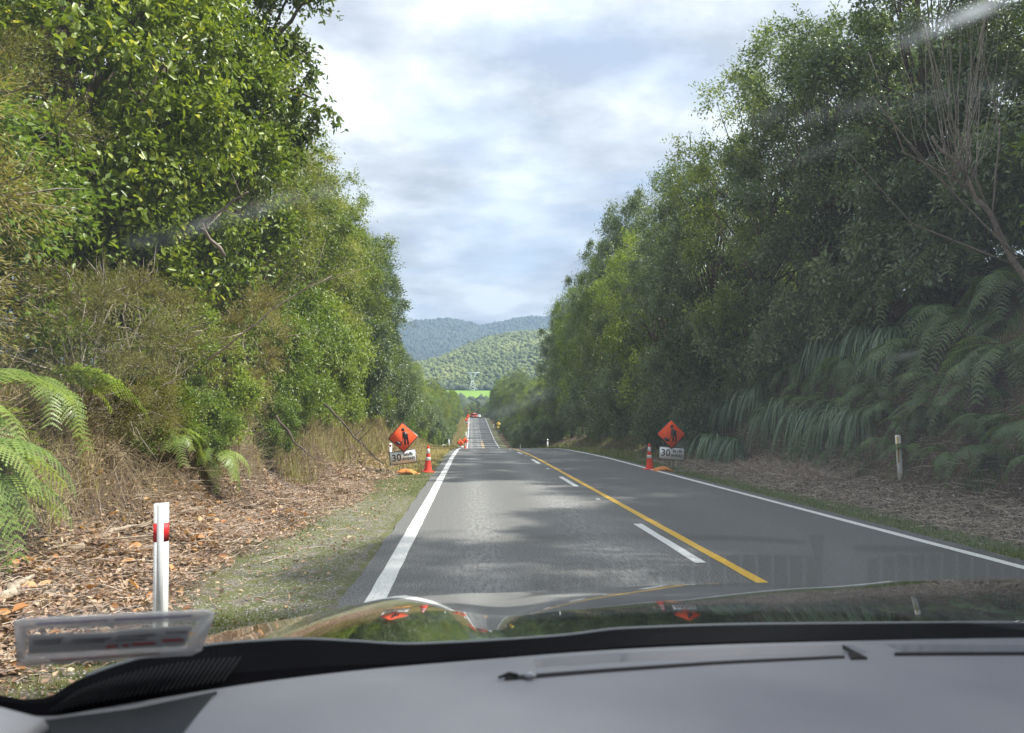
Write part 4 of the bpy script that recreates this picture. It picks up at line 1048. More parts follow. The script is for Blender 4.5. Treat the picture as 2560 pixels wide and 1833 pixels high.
# stones of the gravel shoulder
r_ = np.random.RandomState(21); n = 9000
gx = r_.uniform(-2.7, -1.2, n); gy = 3.3 + 12 * r_.rand(n) ** 1.4; gr = r_.uniform(.003, .010, n)
M_STONE = leafmat('gravel_stone', [(0, (.12, .11, .10)), (.5, (.28, .27, .25)), (1, (.5, .49, .46))], .8, 0, vary=.02)
BV, BT = blob(5, 3)
blobs('gravel', np.stack([gx, gy, ground(gx, gy)], -1), gr, gr * .6, M_STONE, 'small grey stones of the left gravel shoulder', 22)

# fallen branches and logs on the left litter
def onground(px, py, lift=.0):
    Y = 3.0
    for k in range(4000):
        p = P(px, py, Y)
        if p[2] <= gz(p[0], p[1]) + lift: break
        Y += .01 if Y < 15 else .05
    return p
q0, q1, q2 = onground(178, 1372, .03), onground(270, 1335, .06), onground(375, 1310, .05)
branch('pale fallen branch lying behind the left marker post', [q0, q1, q2], .038, M_LOG, 11, twigs=2, name='fallen_branch')
branch('pale broken log end at the left edge on the leaf litter', [onground(-40, 1515, .05), onground(85, 1440, .07)], .055, M_LOG, 12, name='fallen_log')
branch('curved grey stick standing out of the litter left of the marker post', [onground(280, 1548, .01), onground(230, 1525, .03), onground(197, 1490, .05), onground(195, 1445, .07)], .012, M_BARK, 13, name='stick')
branch('pale stick lying at the edge of the gravel shoulder', [onground(655, 1408, .01), onground(715, 1388, .02)], .011, M_LOG, 14, name='stick')
branch('thin dark twig near the gravel shoulder behind the pale stick', [onground(650, 1386, .02), onground(712, 1378, .03)], .007, M_BARK, 15, name='stick')
branch('long dark stick under the fallen branch by the marker post', [onground(415, 1330, .02), onground(470, 1372, .03)], .014, M_BARK, 16, name='stick')
branch('long pale stick on the grass beside the right edge line', [onground(2064, 1262, .01), onground(2122, 1270, .02)], .012, M_LOG, 17, name='stick')
branch('curved pale branch on the shaded litter right of the right sign', [onground(1975, 1229, .02), onground(2012, 1226, .04), onground(2025, 1212, .06)], .014, M_LOG, 18, name='stick')
branch('thin branch lying in the litter below the right marker post', [onground(2262, 1280, .02), onground(2305, 1300, .03)], .012, M_LOG, 19, name='stick')

# separate big leaves of the nearest glossy tree: each one its own part
gl = [o for o in bpy.data.objects if o.get('label') == 'tall tree with large glossy bright leaves beside the golden scrub tree'][0]
bpy.context.view_layer.update()
r_ = np.random.RandomState(31)
lmeshes = []
for k in range(3):
    v, q, t_, a = leaf_geo(np.zeros((1, 3)), np.array([[1.0, 0, 0]]), np.array([[0, 0, 1.0]]), np.array([.16]), np.array([.10]), fold=.2, droop=.2, hexa=True, a=np.array([.5 + .25 * k]))
    lmeshes.append(MB().add(v, q=q, a=a).mesh('leaf', M_GLOSSY))
cgl = [k for k in kids(gl) if k.name.startswith('crown')][0].data
nv_ = len(cgl.vertices); co = np.zeros(nv_ * 3, np.float32); cgl.vertices.foreach_get('co', co); co = co.reshape(-1, 6, 3)[:, 0]
wm = np.array(gl.matrix_world); cw = co @ wm[:3, :3].T + wm[:3, 3]
score = cw[:, 0] * .75 - cw[:, 1] * .65 + r_.normal(0, .25, len(cw))
cand = np.argsort(-score)[:1500]; cand = r_.choice(cand, 290, False)
for i in cand:
    link('leaf', lmeshes[r_.randint(3)], gl, co[i], (r_.normal(0, .5), r_.normal(.3, .5), r_.uniform(0, 6.28)), None)

# ------------------------------------------------------------------ road furniture
def text_mesh(txt, size, m, name, bold=.0):
    c = bpy.data.curves.new(name, 'FONT'); c.body = txt; c.size = size; c.align_x = 'CENTER'; c.align_y = 'CENTER'; c.extrude = .0015; c.offset = bold
    o = bpy.data.objects.new(name, c); COL.objects.link(o); bpy.context.view_layer.update()
    me = bpy.data.meshes.new_from_object(o.evaluated_get(bpy.context.evaluated_depsgraph_get())); bpy.data.objects.remove(o)
    me.materials.clear(); me.materials.append(m); me.name = name
    return me
def rrect(w, h, r_, n=5):
    pts = []
    for cx_, cz_, a0 in ((w / 2 - r_, h / 2 - r_, 0), (-w / 2 + r_, h / 2 - r_, 90), (-w / 2 + r_, -h / 2 + r_, 180), (w / 2 - r_, -h / 2 + r_, 270)):
        for k in range(n + 1):
            a = math.radians(a0 + 90 * k / n); pts.append((cx_ + r_ * math.cos(a), cz_ + r_ * math.sin(a)))
    return pts
def rdiamond(half, r_):
    s = rrect(half * math.sqrt(2), half * math.sqrt(2), r_); c = math.sqrt(.5)
    return [((x - z) * c, (x + z) * c) for x, z in s]
def circ(cx_, cz_, r_, n=16): return [(cx_ + r_ * math.cos(2 * math.pi * k / n), cz_ + r_ * math.sin(2 * math.pi * k / n)) for k in range(n)]

def work_sign(loc, label, yaw=0, dia_roll=0.0, plate_roll=0.0, lift=0.0, scale=1.0, plate=True, name='roadwork_sign', group=None):
    t_ = thing(name, label, 'road sign', loc, (0, 0, yaw), group, (scale,) * 3)
    dz = 1.035 + lift; pz = .44 + lift
    d = link('diamond_panel', MB().prism(rdiamond(.462, .035), -.004, .004).mesh('diamond_panel', M_BLACK), t_, (0, -.03, dz), (-.12, -dia_roll, 0))
    link('orange_face', MB().prism(rdiamond(.428, .03), -.0045, -.0075).mesh('orange_face', M_ORANGE), d)
    w = MB()
    man = [(-.03, .155), (.02, .175), (.055, .16), (.155, .065), (.12, .04), (.135, -.01), (.145, -.23), (.095, -.23), (.085, -.06), (.062, -.06), (.055, -.23), (.005, -.23), (.012, -.03),
           (.0, .02), (-.012, -.05), (-.035, -.06)]
    w.prism([(x + .02, z) for x, z in man], -.008, -.011)
    w.prism(circ(.015, .235, .052), -.008, -.0112)
    w.prism([(.015, -.075), (-.125, -.185), (-.112, -.197), (.025, -.095)], -.008, -.0114)                       # shovel shaft
    w.prism([(-.27, -.13), (-.16, -.105), (-.115, -.15), (-.045, -.23), (-.17, -.23)], -.008, -.0118)             # spoil heap
    link('worker_symbol', w.mesh('worker_symbol', M_DIRTYBLACK), d)
    if plate:
        p = link('speed_plate', MB().prism(rrect(.80, .40, .035), -.004, .004).mesh('speed_plate', M_BLACK), t_, (.0, -.045, pz), (-.06, -plate_roll, 0))
        link('white_face', MB().prism(rrect(.755, .355, .022), -.0045, -.0075).mesh('white_face', M_WHITE), p)
        for txt, sz, x, z, b_ in (('30', .29, -.19, -.002, .004), ('km/h', .135, .165, .08, .0035), ('AHEAD', .116, .165, -.06, .0022)):
            link('lettering', text_mesh(txt, sz, M_BLACK, 'lettering', b_), p, (x, -.009, z), (math.pi / 2, 0, 0))
    st_ = MB().box((0, .015, .45 + lift / 2), (.045, .03, 1.1 + lift)); st_.build('post', M_STEEL, t_)
    link('crossbar', MB().box((0, .035, 0), (.30, .025, .03)).mesh('crossbar', M_STEEL), t_, (0, 0, .62 + lift))
    MB().tube(np.array([(0, .03, .75), (.16, .45, .0)]), .014, 6).build('leg', M_STEEL, t_)
    MB().tube(np.array([(0, .03, .75), (-.16, .45, .0)]), .014, 6).build('leg', M_STEEL, t_)
    MB().box((0, -.05, .015), (.75, .05, .03)).build('foot', M_STEEL, t_)
    return t_

def cone(loc, label, scale=1.0, group=None, tilt=0):
    t_ = thing('traffic_cone', label, 'traffic cone', loc, (0, tilt, random.uniform(0, 3)), group, (scale,) * 3)
    MB().box((0, 0, .02), (.40, .40, .04), taper=.93).build('base', M_CONE, t_)
    def rr_(z): return .135 - .105 * z / .9
    MB().lathe([(.16, .04), (.145, .055), (rr_(.07), .08), (rr_(.45), .45), (rr_(.82), .82), (rr_(.88), .885), (.012, .9), (.001, .9)], 24).build('body', M_CONE, t_, True)
    for a, b_ in ((.40, .51), (.63, .79)):
        MB().lathe([(rr_(a) + .001, a), (rr_(a) + .004, a + .002), (rr_(b_) + .004, b_ - .002), (rr_(b_) + .001, b_)], 24).build('reflective_band', M_CONEBAND, t_, True)
    return t_

def sandbag(loc, label, yaw=0, scale=1.0, seed=1):
    n1, n2 = 34, 24; u = np.linspace(-1, 1, n1); w = np.linspace(0, 2 * math.pi, n2, endpoint=False)
    V = []
    for a in u:
        wid = .165 * (1 - .22 * (1 - abs(a)) ** 2 + .05 * abs(a)); hh = .085 * max(0, 1 - abs(a) ** 2.6) ** .6 + .008
        V.append([(a * .27 + .02 * math.cos(b_) ** 2 * (1 if a > 0 else -1) * abs(a) ** 4, math.cos(b_) * wid, max(.0, math.sin(b_) * hh * (1 - .35 * math.cos(b_) ** 4) + hh * .8)) for b_ in w])
    V = np.array(V); nz = fbm(V[..., 0] * 9, V[..., 1] * 14, V[..., 2] * 9, 3, seed)
    V[..., 2] += (nz * .016 + .010 * np.sin(V[..., 1] * 60 + V[..., 0] * 22) * np.abs(V[..., 0]) / .27) * (V[..., 2] > .02); V[..., 1] += nz * .012
    V2 = np.concatenate([V, V[:, :1]], 1)
    m = MB().grid(V2); m.add(V[0], poly=[list(range(n2))]); m.add(V[-1], poly=[list(range(n2))[::-1]])
    t_ = thing('sandbag', label, 'sandbag', loc, (0, 0, yaw), None, (scale,) * 3)
    m.build('bag', M_BAG, t_, True)
    MB().tube(np.array([(.27, 0, .03), (.33, .01, .03), (.40, .03, .015)]), np.array([.02, .035, .045]) * .8, 8).build('tied_neck', M_BAG, t_, True)
    return t_

sx0, sy0 = P(1008, 1093, 23.4)[:2]
sL = work_sign((sx0, sy0, gz(sx0, sy0) - .0), 'orange roadwork sign with a 30 km/h AHEAD plate on the left grass verge', math.radians(2), math.radians(4.5), math.radians(7.5), .10)
sL.location.z = 1.5 - (1093 - 1055) / F * sy0 - 1.135
rx0, ry0 = P(1678, 1086, 23.6)[:2]
sR = work_sign((rx0, ry0, 0), 'orange roadwork sign with a 30 km/h AHEAD plate on the shaded right verge', math.radians(-4), math.radians(-1), math.radians(-5), .12)
sR.location.z = 1.5 - (1085.7 - 1055) / F * ry0 - 1.155
cl = P(1070, 1173, 23.8); cone((cl[0], cl[1], gz(cl[0], cl[1]) - .005), 'orange cone with white bands between the left roadwork sign and the road', .92)
cr = P(1624, 1166, 24.4); cone((cr[0], cr[1], gz(cr[0], cr[1]) + .01), 'orange cone with white bands left of the right roadwork sign', .93)
sandbag((sx0 + .12, sy0 - .25, gz(sx0, sy0)), 'orange sandbag on the foot of the left roadwork sign', -.3, 1.05, 3)
sandbag((rx0 - .32, ry0 - .1, gz(rx0, ry0) + .005), 'flat orange sandbag beside the right roadwork sign foot', .2, 1.0, 5)

def marker_post(loc, label, style, h=1.0, w=.10, lean=(0, 0), group=None, scale=1.0, yaw=0.0):
    t_ = thing('marker_post', label, 'marker post', loc, (lean[0], lean[1], yaw), group, (scale,) * 3)
    k = w / 2
    prof = [(-k, -.028), (-k * .5, -.035), (k * .45, -.035), (k, -.012), (k, .03), (-k, .03)]
    n = len(prof); v = [(x, y, z) for z in (-.35, h) for x, y in prof]
    MB().add(v, poly=[list(range(n))[::-1], list(range(n, 2 * n))] + [[i, (i + 1) % n, n + (i + 1) % n, n + i] for i in range(n)]).build('post', M_POST, t_)
    if style == 'red':
        MB().box((-.002, -.0365, h * .5), (w * .46, .003, h * .985)).build('grey_face', M_POSTGREY, t_)
        a, b_ = h - .125, h - .245
        for i in range(n):
            p0, p1 = prof[i], prof[(i + 1) % n]
            if i in (1,): continue
            dx_, dy_ = p1[1] - p0[1], -(p1[0] - p0[0]); l_ = math.hypot(dx_, dy_); ox, oy = dx_ / l_ * .0016, dy_ / l_ * .0016
            m = MB().add([(p0[0] + ox, p0[1] + oy, b_), (p1[0] + ox, p1[1] + oy, b_), (p1[0] + ox, p1[1] + oy, a), (p0[0] + ox, p0[1] + oy, a), (p0[0], p0[1], b_), (p1[0], p1[1], b_), (p1[0], p1[1], a), (p0[0], p0[1], a)],
                         q=[(0, 1, 2, 3), (3, 2, 6, 7), (1, 0, 4, 5)])
            m.build('red_band', M_RED, t_)
    if style == 'yellow':
        MB().box((-k * .72, -.035, h * .66), (w * .28, .012, h * .60)).build('yellow_strip', M_YELR, t_)
    if style == 'black':
        MB().box((0, -.004, h - .17), (w * 1.06, .075, .13)).build('black_band', M_BLACK, t_)
    if style == 'disc':
        MB().lathe([(.04, 0), (.04, .006), (.0, .006)], 16).build('reflector', M_RED, t_).matrix_local = Matrix.Translation((0, -.036, h - .08)) @ Matrix.Rotation(math.pi / 2, 4, 'X')
        MB().box((0, -.004, h * .52), (w * 1.05, .075, .012)).build('strap', M_STEEL, t_)
    return t_
pl = P(395, 1400, 5.2); marker_post((P(402, 1600, 5.2)[0], 5.2, -.03), 'nearest white marker post with red bands on the left leaf litter', 'red', 1.0, .086, (0, -.022), yaw=.25)
marker_post((P(2253, 1225, 17.5)[0], 17.5, gz(P(2253, 1225, 17.5)[0], 17.5) - .01), 'leaning white marker post with a yellow strip on the shaded right verge', 'yellow', 1.0, .115, (0, -.03))
p = P(976, 1164, 26.0); marker_post((p[0], 26.0, p[2]), 'short white post with a red disc just left of the left roadwork sign', 'disc', .74, .085)
p = P(1369, 1123, 77); marker_post((p[0], 77, p[2]), 'white marker post with a black band on the right verge ahead', 'black', 1.0, .13)
p = P(1122.5, 1123, 82); marker_post((p[0], 82, p[2]), 'plain white marker post in the dry grass beyond the left cone', 'plain', 1.0, .14)
p = P(1301, 1125, 118); marker_post((p[0], 118, p[2]), 'distant marker post with a red disc on the sunny patch of the right verge', 'disc', 1.0, .15)
p = P(1266, 1090, 190); marker_post((p[0], 190, p[2]), 'distant leaning white post in front of the far right bush', 'plain', 1.0, .16, (0, -.12))
p = P(1234, 1070, 235); marker_post((p[0], 235, p[2]), 'farthest white marker post on the right side of the far slope', 'plain', 1.0, .16)
p = P(1165, 1098, 170); marker_post((p[0], 170, p[2]), 'thin white post at the left edge of the far slope', 'plain', 1.6, .16)
for px_, Y_ in ((1108, 88), (1112, 91)):
    p = P(px_, 1121, Y_); marker_post((p[0], Y_, p[2]), 'small weathered white peg in the dry grass left of the plain white post', 'plain', .45, .16, group='white pegs in the dry grass')
# distant signs by the crest
for (px_, py_, Y_, lb_, pz_, rl) in ((1151, 1106, 88, 'distant roadwork sign with a white plate just over the near crest', True, .1), (1163, 1101, 96, 'second distant orange sign behind the one just over the near crest', False, -.05)):
    p = P(px_, py_, Y_); o = work_sign((p[0], Y_, p[2] - .82), lb_, .1, rl, rl * .5, -.22, .95, pz_)
p = P(1163.5, 1122, 90); cone((p[0], 90, p[2]), 'small distant cone beside the distant roadwork sign', .8)
for (px_, py_, Y_, lb_) in ((1166, 1052, 262, 'tiny orange sign at the left of the far slope'), (1169, 1049, 282, 'tiny orange sign near the top of the far slope'), (1171, 1043, 300, 'tiny orange sign beside the red truck at the far crest')):
    p = P(px_, py_, Y_); work_sign((p[0], Y_, float(road_z(Y_)) + .02), lb_, .1, 0, 0, .1, 1.35, True)
for (px_, Y_, lb_) in ((1171.5, 250, 'tiny distant cone at the left edge of the far slope, lower one'), (1172.5, 272, 'tiny distant cone at the left edge of the far slope, upper one')):
    p = P(px_, 1050, Y_); cone((p[0] - .35, Y_, float(road_z(Y_))), lb_, 1.1)
# yellow advisory sign
p = P(1246, 1064, 205); t_ = thing('advisory_sign', 'small yellow advisory sign on a post at the far right verge', 'road sign', (p[0], 205, p[2] - 2.3))
MB().prism(rdiamond(.62, .05), -.01, .01).build('panel', M_YELR, t_).location = (0, 0, 2.7)
MB().prism(rrect(.7, .6, .05), -.01, .01).build('plate', M_YELR, t_).location = (0, 0, 1.75)
MB().tube(np.array([(0, .05, -.3), (0, .05, 2.9)]), .05, 6).build('post', M_STEEL, t_)
MB().prism([(-.2, -.2), (-.08, -.2), (-.08, .05), (.1, .05), (.1, -.05), (.3, .12), (.1, .28), (.1, .18), (-.2, .18)], -.012, -.018).build('arrow', M_BLACK, t_).location = (-.03, 0, 2.68)

# vehicles at the far crest
M_GLASSD = mat('dark_car_glass', (.02, .022, .025), .08)
M_TYRE = mat('tyre', (.02, .02, .02), .8)
M_TAIL = mat('tail_light', (.5, .02, .02), .3)
def car_shape(name, label, cat, loc, colr, L_=4.4, Wd=1.8, H=1.5, ute=False, facing=1):
    t_ = thing(name, label, cat, loc, (0, 0, 0 if facing > 0 else math.pi))
    m = mat(name + '_paint', colr, .3, coat=.6)
    prof = [(-L_ / 2, .35), (-L_ / 2, .85), (-L_ / 2 + .08, .98), (-L_ * .30 if not ute else -L_ * .02, 1.0), (L_ * .25, .98), (L_ / 2 - .1, .82), (L_ / 2, .6), (L_ / 2, .35)]
    mb = MB(); n = len(prof)
    V = [(x * Wd / 2 * (1 if 0 < i < n - 1 else .97), a, z) for x in (-1, 1) for i, (a, z) in enumerate(prof)]
    mb.add(V, poly=[list(range(n)), list(range(n, 2 * n))[::-1]] + [[i, n + i, n + (i + 1) % n, (i + 1) % n] for i in range(n)]); mb.build('body', m, t_)
    c0, c1 = (-L_ * .08, L_ * .22) if ute else (-L_ * .42, L_ * .20)
    mb = MB(); mb.add([(sx_ * w_ * Wd / 2, a, z) for (a, z, w_) in ((c0 - .1, .99, .95), (c1 + .35, .97, .95), (c1 - .25, H, .78), (c0 + .25, H, .78)) for sx_ in (-1, 1)],
        q=[(0, 1, 3, 2), (2, 3, 5, 4), (4, 5, 7, 6), (6, 7, 1, 0), (0, 2, 4, 6), (1, 7, 5, 3)]); mb.build('cabin', m, t_)
    MB().box((0, c0 + .045, (H + 1) / 2), (Wd * .72, .05, (H - 1) * .62), rot=(-.55, 0, 0)).build('rear_window', M_GLASSD, t_)
    MB().box((0, c1 + .10, (H + 1) / 2), (Wd * .72, .05, (H - 1) * .62), rot=(.8, 0, 0)).build('windscreen', M_GLASSD, t_)
    for s_ in (-1, 1):
        MB().box((s_ * Wd * .435, (c0 + c1) / 2, (H + 1) / 2 - .03), (.03, (c1 - c0) * .8, (H - 1) * .6), rot=(0, -s_ * .28, 0)).build('side_window', M_GLASSD, t_)
        MB().box((s_ * Wd * .42, -L_ / 2 - .01, .78), (.22, .04, .2)).build('tail_light', M_TAIL, t_)
        for a in (-L_ * .32, L_ * .32):
            w_ = MB().lathe([(.0, -.1), (.30, -.1), (.33, -.06), (.33, .06), (.30, .1), (0, .1)], 16).build('wheel', M_TYRE, t_)
            w_.matrix_local = Matrix.Translation((s_ * (Wd / 2 - .1), a, .33)) @ Matrix.Rotation(math.pi / 2, 4, 'Y')
    MB().box((0, -L_ / 2 - .01, .55), (.5, .03, .14)).build('number_plate', M_WHITE, t_)
    return t_
car_shape('utility_truck', 'red and dark utility truck stopped in the left lane at the far crest', 'truck', (P(1183, 1036, 322)[0], 322, float(road_z(322))), (.42, .02, .02), 5.2, 2.1, 2.0, facing=1)
car_shape('parked_car', 'silver car just over the far crest right of the red truck', 'car', (P(1197, 1036, 340)[0], 340, float(road_z(340))), (.55, .6, .66), 4.5, 1.85, 1.55, facing=-1)
car_shape('parked_van', 'small orange vehicle partly hidden behind the red truck', 'van', (P(1189, 1036, 334)[0], 334, float(road_z(334))), (.75, .14, .03), 4.6, 1.9, 2.0, facing=-1)

# ------------------------------------------------------------------ the car we sit in
M_PAINT = mat('black_car_paint', (.012, .016, .018), .06, coat=1.0)
M_PAINT.node_tree.nodes['Principled BSDF'].inputs['Coat Roughness'].default_value = .02
M_RUBBER = mat('black_rubber', (.004, .004, .005), 1.0, .0)
M_SEAL = mat('bonnet_edge_rubber', (.10, .11, .12), .18, .9)
M_DASH = mat('grey_dashboard_plastic', (.24, .24, .27), .62, .35)
t = M_DASH.node_tree; b = t.nodes['Principled BSDF']; tc = t.nodes.new('ShaderNodeTexCoord')
n = noise(t, 900, 3, .6, tc.outputs['Object']); n2_ = noise(t, 7, 4, .6, tc.outputs['Object'])
t.links.new(mixc(t, n2_.outputs[0], (.145, .15, .172), (.185, .188, .21)), b.inputs['Base Color'])
bp = t.nodes.new('ShaderNodeBump'); bp.inputs['Strength'].default_value = .4; bp.inputs['Distance'].default_value = .0008
t.links.new(n.outputs[0], bp.inputs['Height']); t.links.new(bp.outputs[0], b.inputs['Normal'])
M_DASHSHADE = mat('ribbed_dash_shade', (.05, .055, .065), .7, .3)  # dark tone carries the shade on the left end of the dash
t = M_DASHSHADE.node_tree; b = t.nodes['Principled BSDF']; tc = t.nodes.new('ShaderNodeTexCoord')
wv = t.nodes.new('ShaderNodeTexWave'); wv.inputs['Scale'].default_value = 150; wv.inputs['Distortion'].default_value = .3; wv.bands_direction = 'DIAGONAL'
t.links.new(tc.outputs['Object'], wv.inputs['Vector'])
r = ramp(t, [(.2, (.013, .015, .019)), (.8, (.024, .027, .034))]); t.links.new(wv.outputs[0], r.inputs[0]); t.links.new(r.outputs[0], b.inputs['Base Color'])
M_DASHDARK = mat('dark_gap', (.008, .008, .01), .6, .2)
M_TRIM = mat('pale_pillar_trim', (.26, .265, .29), .6, .3)
car = thing('car', 'interior and black bonnet of the car the picture is taken from', 'car', (0.37, 0.6, 1.2))
def carp(mb, name, m, smooth=True, parent=car):
    mb.v = [v - np.array([0.37, 0.6, 1.2]) for v in mb.v]
    return mb.build(name, m, parent, smooth)
# bonnet
sil = hermite([-.95, -.65, -.53, -.416, -.275, -.154, .02, .377, .75, 1.36, 1.9], [.80, .985, 1.015, 1.035, 1.063, 1.084, 1.088, 1.098, 1.104, 1.105, 1.06])
nearz = hermite([-.62, -.47, -.36, -.30, -.22, -.084, .115, .386, .72, 1.2], [1.10, 1.158, 1.178, 1.206, 1.218, 1.212, 1.222, 1.236, 1.2395, 1.23])
nX = 120; nY = 46
U = np.linspace(0, 1, nX); Vv = np.linspace(0, 1, nY)
V = np.zeros((nY + 6, nX, 3))
for j, v_ in enumerate(Vv):
    Yv = 1.0 + .9 * v_
    xa = -.50 + (-.92 + .50) * v_; xb = 1.15 + .6 * v_
    X = xa + (xb - xa) * U
    ys_ = Yv - .30 * np.clip((-X - .16) / .5, 0, 1) ** 1.3 * (1 - v_)      # the rear edge sweeps back to the left
    z = nearz(X) * (1 - v_) + sil(X) * v_ + .024 * v_ * (1 - v_)
    z += .005 * np.exp(-((X + .20 - .10 * v_) / .16) ** 2) * np.sin(v_ * math.pi)       # fender bulge
    z -= .005 * np.exp(-((X - .03 - .05 * v_) / .07) ** 2) * v_ * 1.2 * (1 - np.clip(v_ - .85, 0, 1) * 4)   # valley beside the bulge
    V[j] = np.stack([X, ys_, z], -1)
for k in range(6):
    V[nY + k] = V[nY - 1] + np.array([0, .05 * (k + 1), -.012 * (k + 1) ** 1.7])
carp(MB().grid(V), 'bonnet', M_PAINT)
# rear edge of the bonnet: a rubber lip, then the black gap to the dashboard
edge = V[0]
dash_px = [(-120, 1765), (0, 1775), (110, 1792), (250, 1772), (400, 1746), (665, 1704), (929, 1673), (1200, 1650), (1560, 1623), (1920, 1608), (2560, 1595), (2900, 1592)]
dY = hermite([-200, 110, 700, 1400, 3000], [.62, .66, .74, .80, .83])
dpts = []
fx_ = hermite([p_[0] for p_ in dash_px], [p_[1] for p_ in dash_px])
pxs = np.linspace(-400, 3000, 70); pxs2 = np.linspace(-400, 3000, 240)
for x_ in pxs: dpts.append(P(x_, float(fx_(x_)), float(dY(x_))))
dpts = np.array(dpts)
A_ = hermite([-400, 0, 60, 110, 190, 300, 400, 523, 640, 753, 885, 1017, 1130, 1400, 1560, 1920, 2560, 3000],
             [1730, 1738, 1748, 1745, 1702, 1660, 1634, 1613, 1603, 1598, 1604, 1611, 1607, 1590, 1572, 1561, 1557, 1557])
YA = hermite([-400, 200, 500, 900, 3000], [.74, .78, .84, .90, .93])
top_ = np.array([P(x_, float(A_(x_)), float(YA(x_))) for x_ in pxs2])
low_ = np.array([P(x_, float(fx_(x_)) + 6, float(dY(x_)) + .004) for x_ in pxs2])
back_ = top_ + np.array([0, .06, -.05])
carp(MB().grid(np.stack([low_, low_ * .5 + top_ * .5 + np.array([0, .004, -.006]), top_, back_])), 'cowl', M_RUBBER)
k0 = int(np.argmin(abs(pxs2 - 205)))
carp(MB().tube(top_[k0:], .0022, 6), 'bonnet_seal', M_SEAL)
cg = MB()
for k in range(34):
    x_ = 150 + 13 * k
    yt, yb_ = float(A_(x_)) + 16 + k * .6, float(fx_(x_)) - 14
    if yb_ - yt < 6: continue
    f0 = 1.0
    cg.tube(np.array([P(x_ + 22, yt, float(YA(x_)) * .62 + float(dY(x_)) * .38 - .012), P(x_ - 22, yb_, float(dY(x_)) - .004)]), .0010, 4)
carp(cg, 'cowl_grille', mat('grey_cowl_rib', (.012, .013, .015), .8, .1), False)

# dashboard
nR = 130
NC = 300
_f = np.linspace(0, 1, 70); _g = np.linspace(0, 1, NC)
dp = np.stack([np.interp(_g, _f, dpts[:, c]) for c in range(3)], -1)
DV = np.zeros((nR, NC, 3))
for j in range(nR):
    v_ = j / (nR - 1)
    v_ = v_ ** 1.6
    DV[j, :, 0] = dp[:, 0]; DV[j, :, 1] = dp[:, 1] - .52 * v_
    DV[j, :, 2] = dp[:, 2] + .006 * np.sin(min(1, v_ * 6) * math.pi / 2) - .05 * v_ ** 2.2
def dash_z(x, y):
    z0 = np.interp(x, dpts[:, 0], dpts[:, 2]); y0 = np.interp(x, dpts[:, 0], dpts[:, 1]); v_ = np.clip((y0 - y) / .52, 0, 1)
    return z0 + .006 * np.sin(np.minimum(1, v_ * 6) * math.pi / 2) - .05 * v_ ** 2.2
def on_dash(px, py, lift):
    lo, hi = .2, 1.2
    for k in range(40):
        Y = (lo + hi) / 2; p_ = P(px, py, Y)
        if p_[2] > dash_z(p_[0], p_[1]) + lift: lo = Y
        else: hi = Y
    return P(px, py, (lo + hi) / 2)
def dash_strip(name, top, bot, m, lift, n=30):
    ts = np.linspace(0, 1, n)
    def line(pts):
        pts = np.array(pts, float); return np.stack([np.interp(ts, np.linspace(0, 1, len(pts)), pts[:, c]) for c in (0, 1)], -1)
    A = np.array([on_dash(x_, y_, lift) for x_, y_ in line(top)]); B = np.array([on_dash(x_, y_, lift) for x_, y_ in line(bot)])
    mid = A * .5 + B * .5
    sk = [A - np.array([0, 0, lift + .002]), A, mid, B, B - np.array([0, 0, lift + .002])]
    return carp(MB().grid(np.stack(sk)[:, ::-1]), name, m, False)
dash_strip('dash_shade_panel', [(-60, 1860), (110, 1800), (330, 1772), (542, 1728)], [(-60, 2000), (110, 2000), (300, 1990), (385, 1925)], M_DASHSHADE, .003)  # shade at the dash's left end, put in as a darker ribbed panel
dash_strip('lid_gap', [(1262, 1690), (1500, 1672), (1800, 1652), (2112, 1638)], [(1262, 1697), (1500, 1677), (1800, 1656), (2112, 1641)], M_DASHDARK, .002)
dash_strip('vent_corner', [(2106, 1612), (2112, 1614), (2118, 1618)], [(2128, 1644), (2145, 1643), (2168, 1643)], M_DASHDARK, .0025, 8)
dash_strip('lid_gap', [(2236, 1631), (2400, 1630), (2800, 1629)], [(2236, 1635), (2400, 1634), (2800, 1633)], M_DASHDARK, .002)
hk = on_dash(1290, 1692, .003); carp(MB().tube(np.array([hk + np.array([-.016, -.002, 0]), hk + np.array([-.006, .002, .002]), hk + np.array([.002, .001, .001])]), np.array([.0012, .002, .0015]), 8), 'sensor', M_DASHDARK)
hk = on_dash(1312, 1690, .004); carp(MB().tube(np.array([hk, hk + np.array([.005, 0, .001]), hk + np.array([.010, 0, 0])]), np.array([.0015, .003, .0015]), 8), 'sensor_cap', M_TRIM)
# pillar trim at the lower left corner
tr4 = [P(-400, 1740, .60), P(-60, 1752, .60), P(110, 1797, .60), P(40, 1850, .55), P(-60, 1940, .52), P(-400, 2100, .5)]
tv = np.array(tr4); tb_ = tv + np.array([-.01, .03, -.02])
carp(MB().add(np.concatenate([tv, tb_]), poly=[list(range(6)), list(range(6, 12))[::-1]] + [[i, 6 + i, 6 + (i + 1) % 6, (i + 1) % 6] for i in range(6)]), 'pillar_trim', M_TRIM, False)

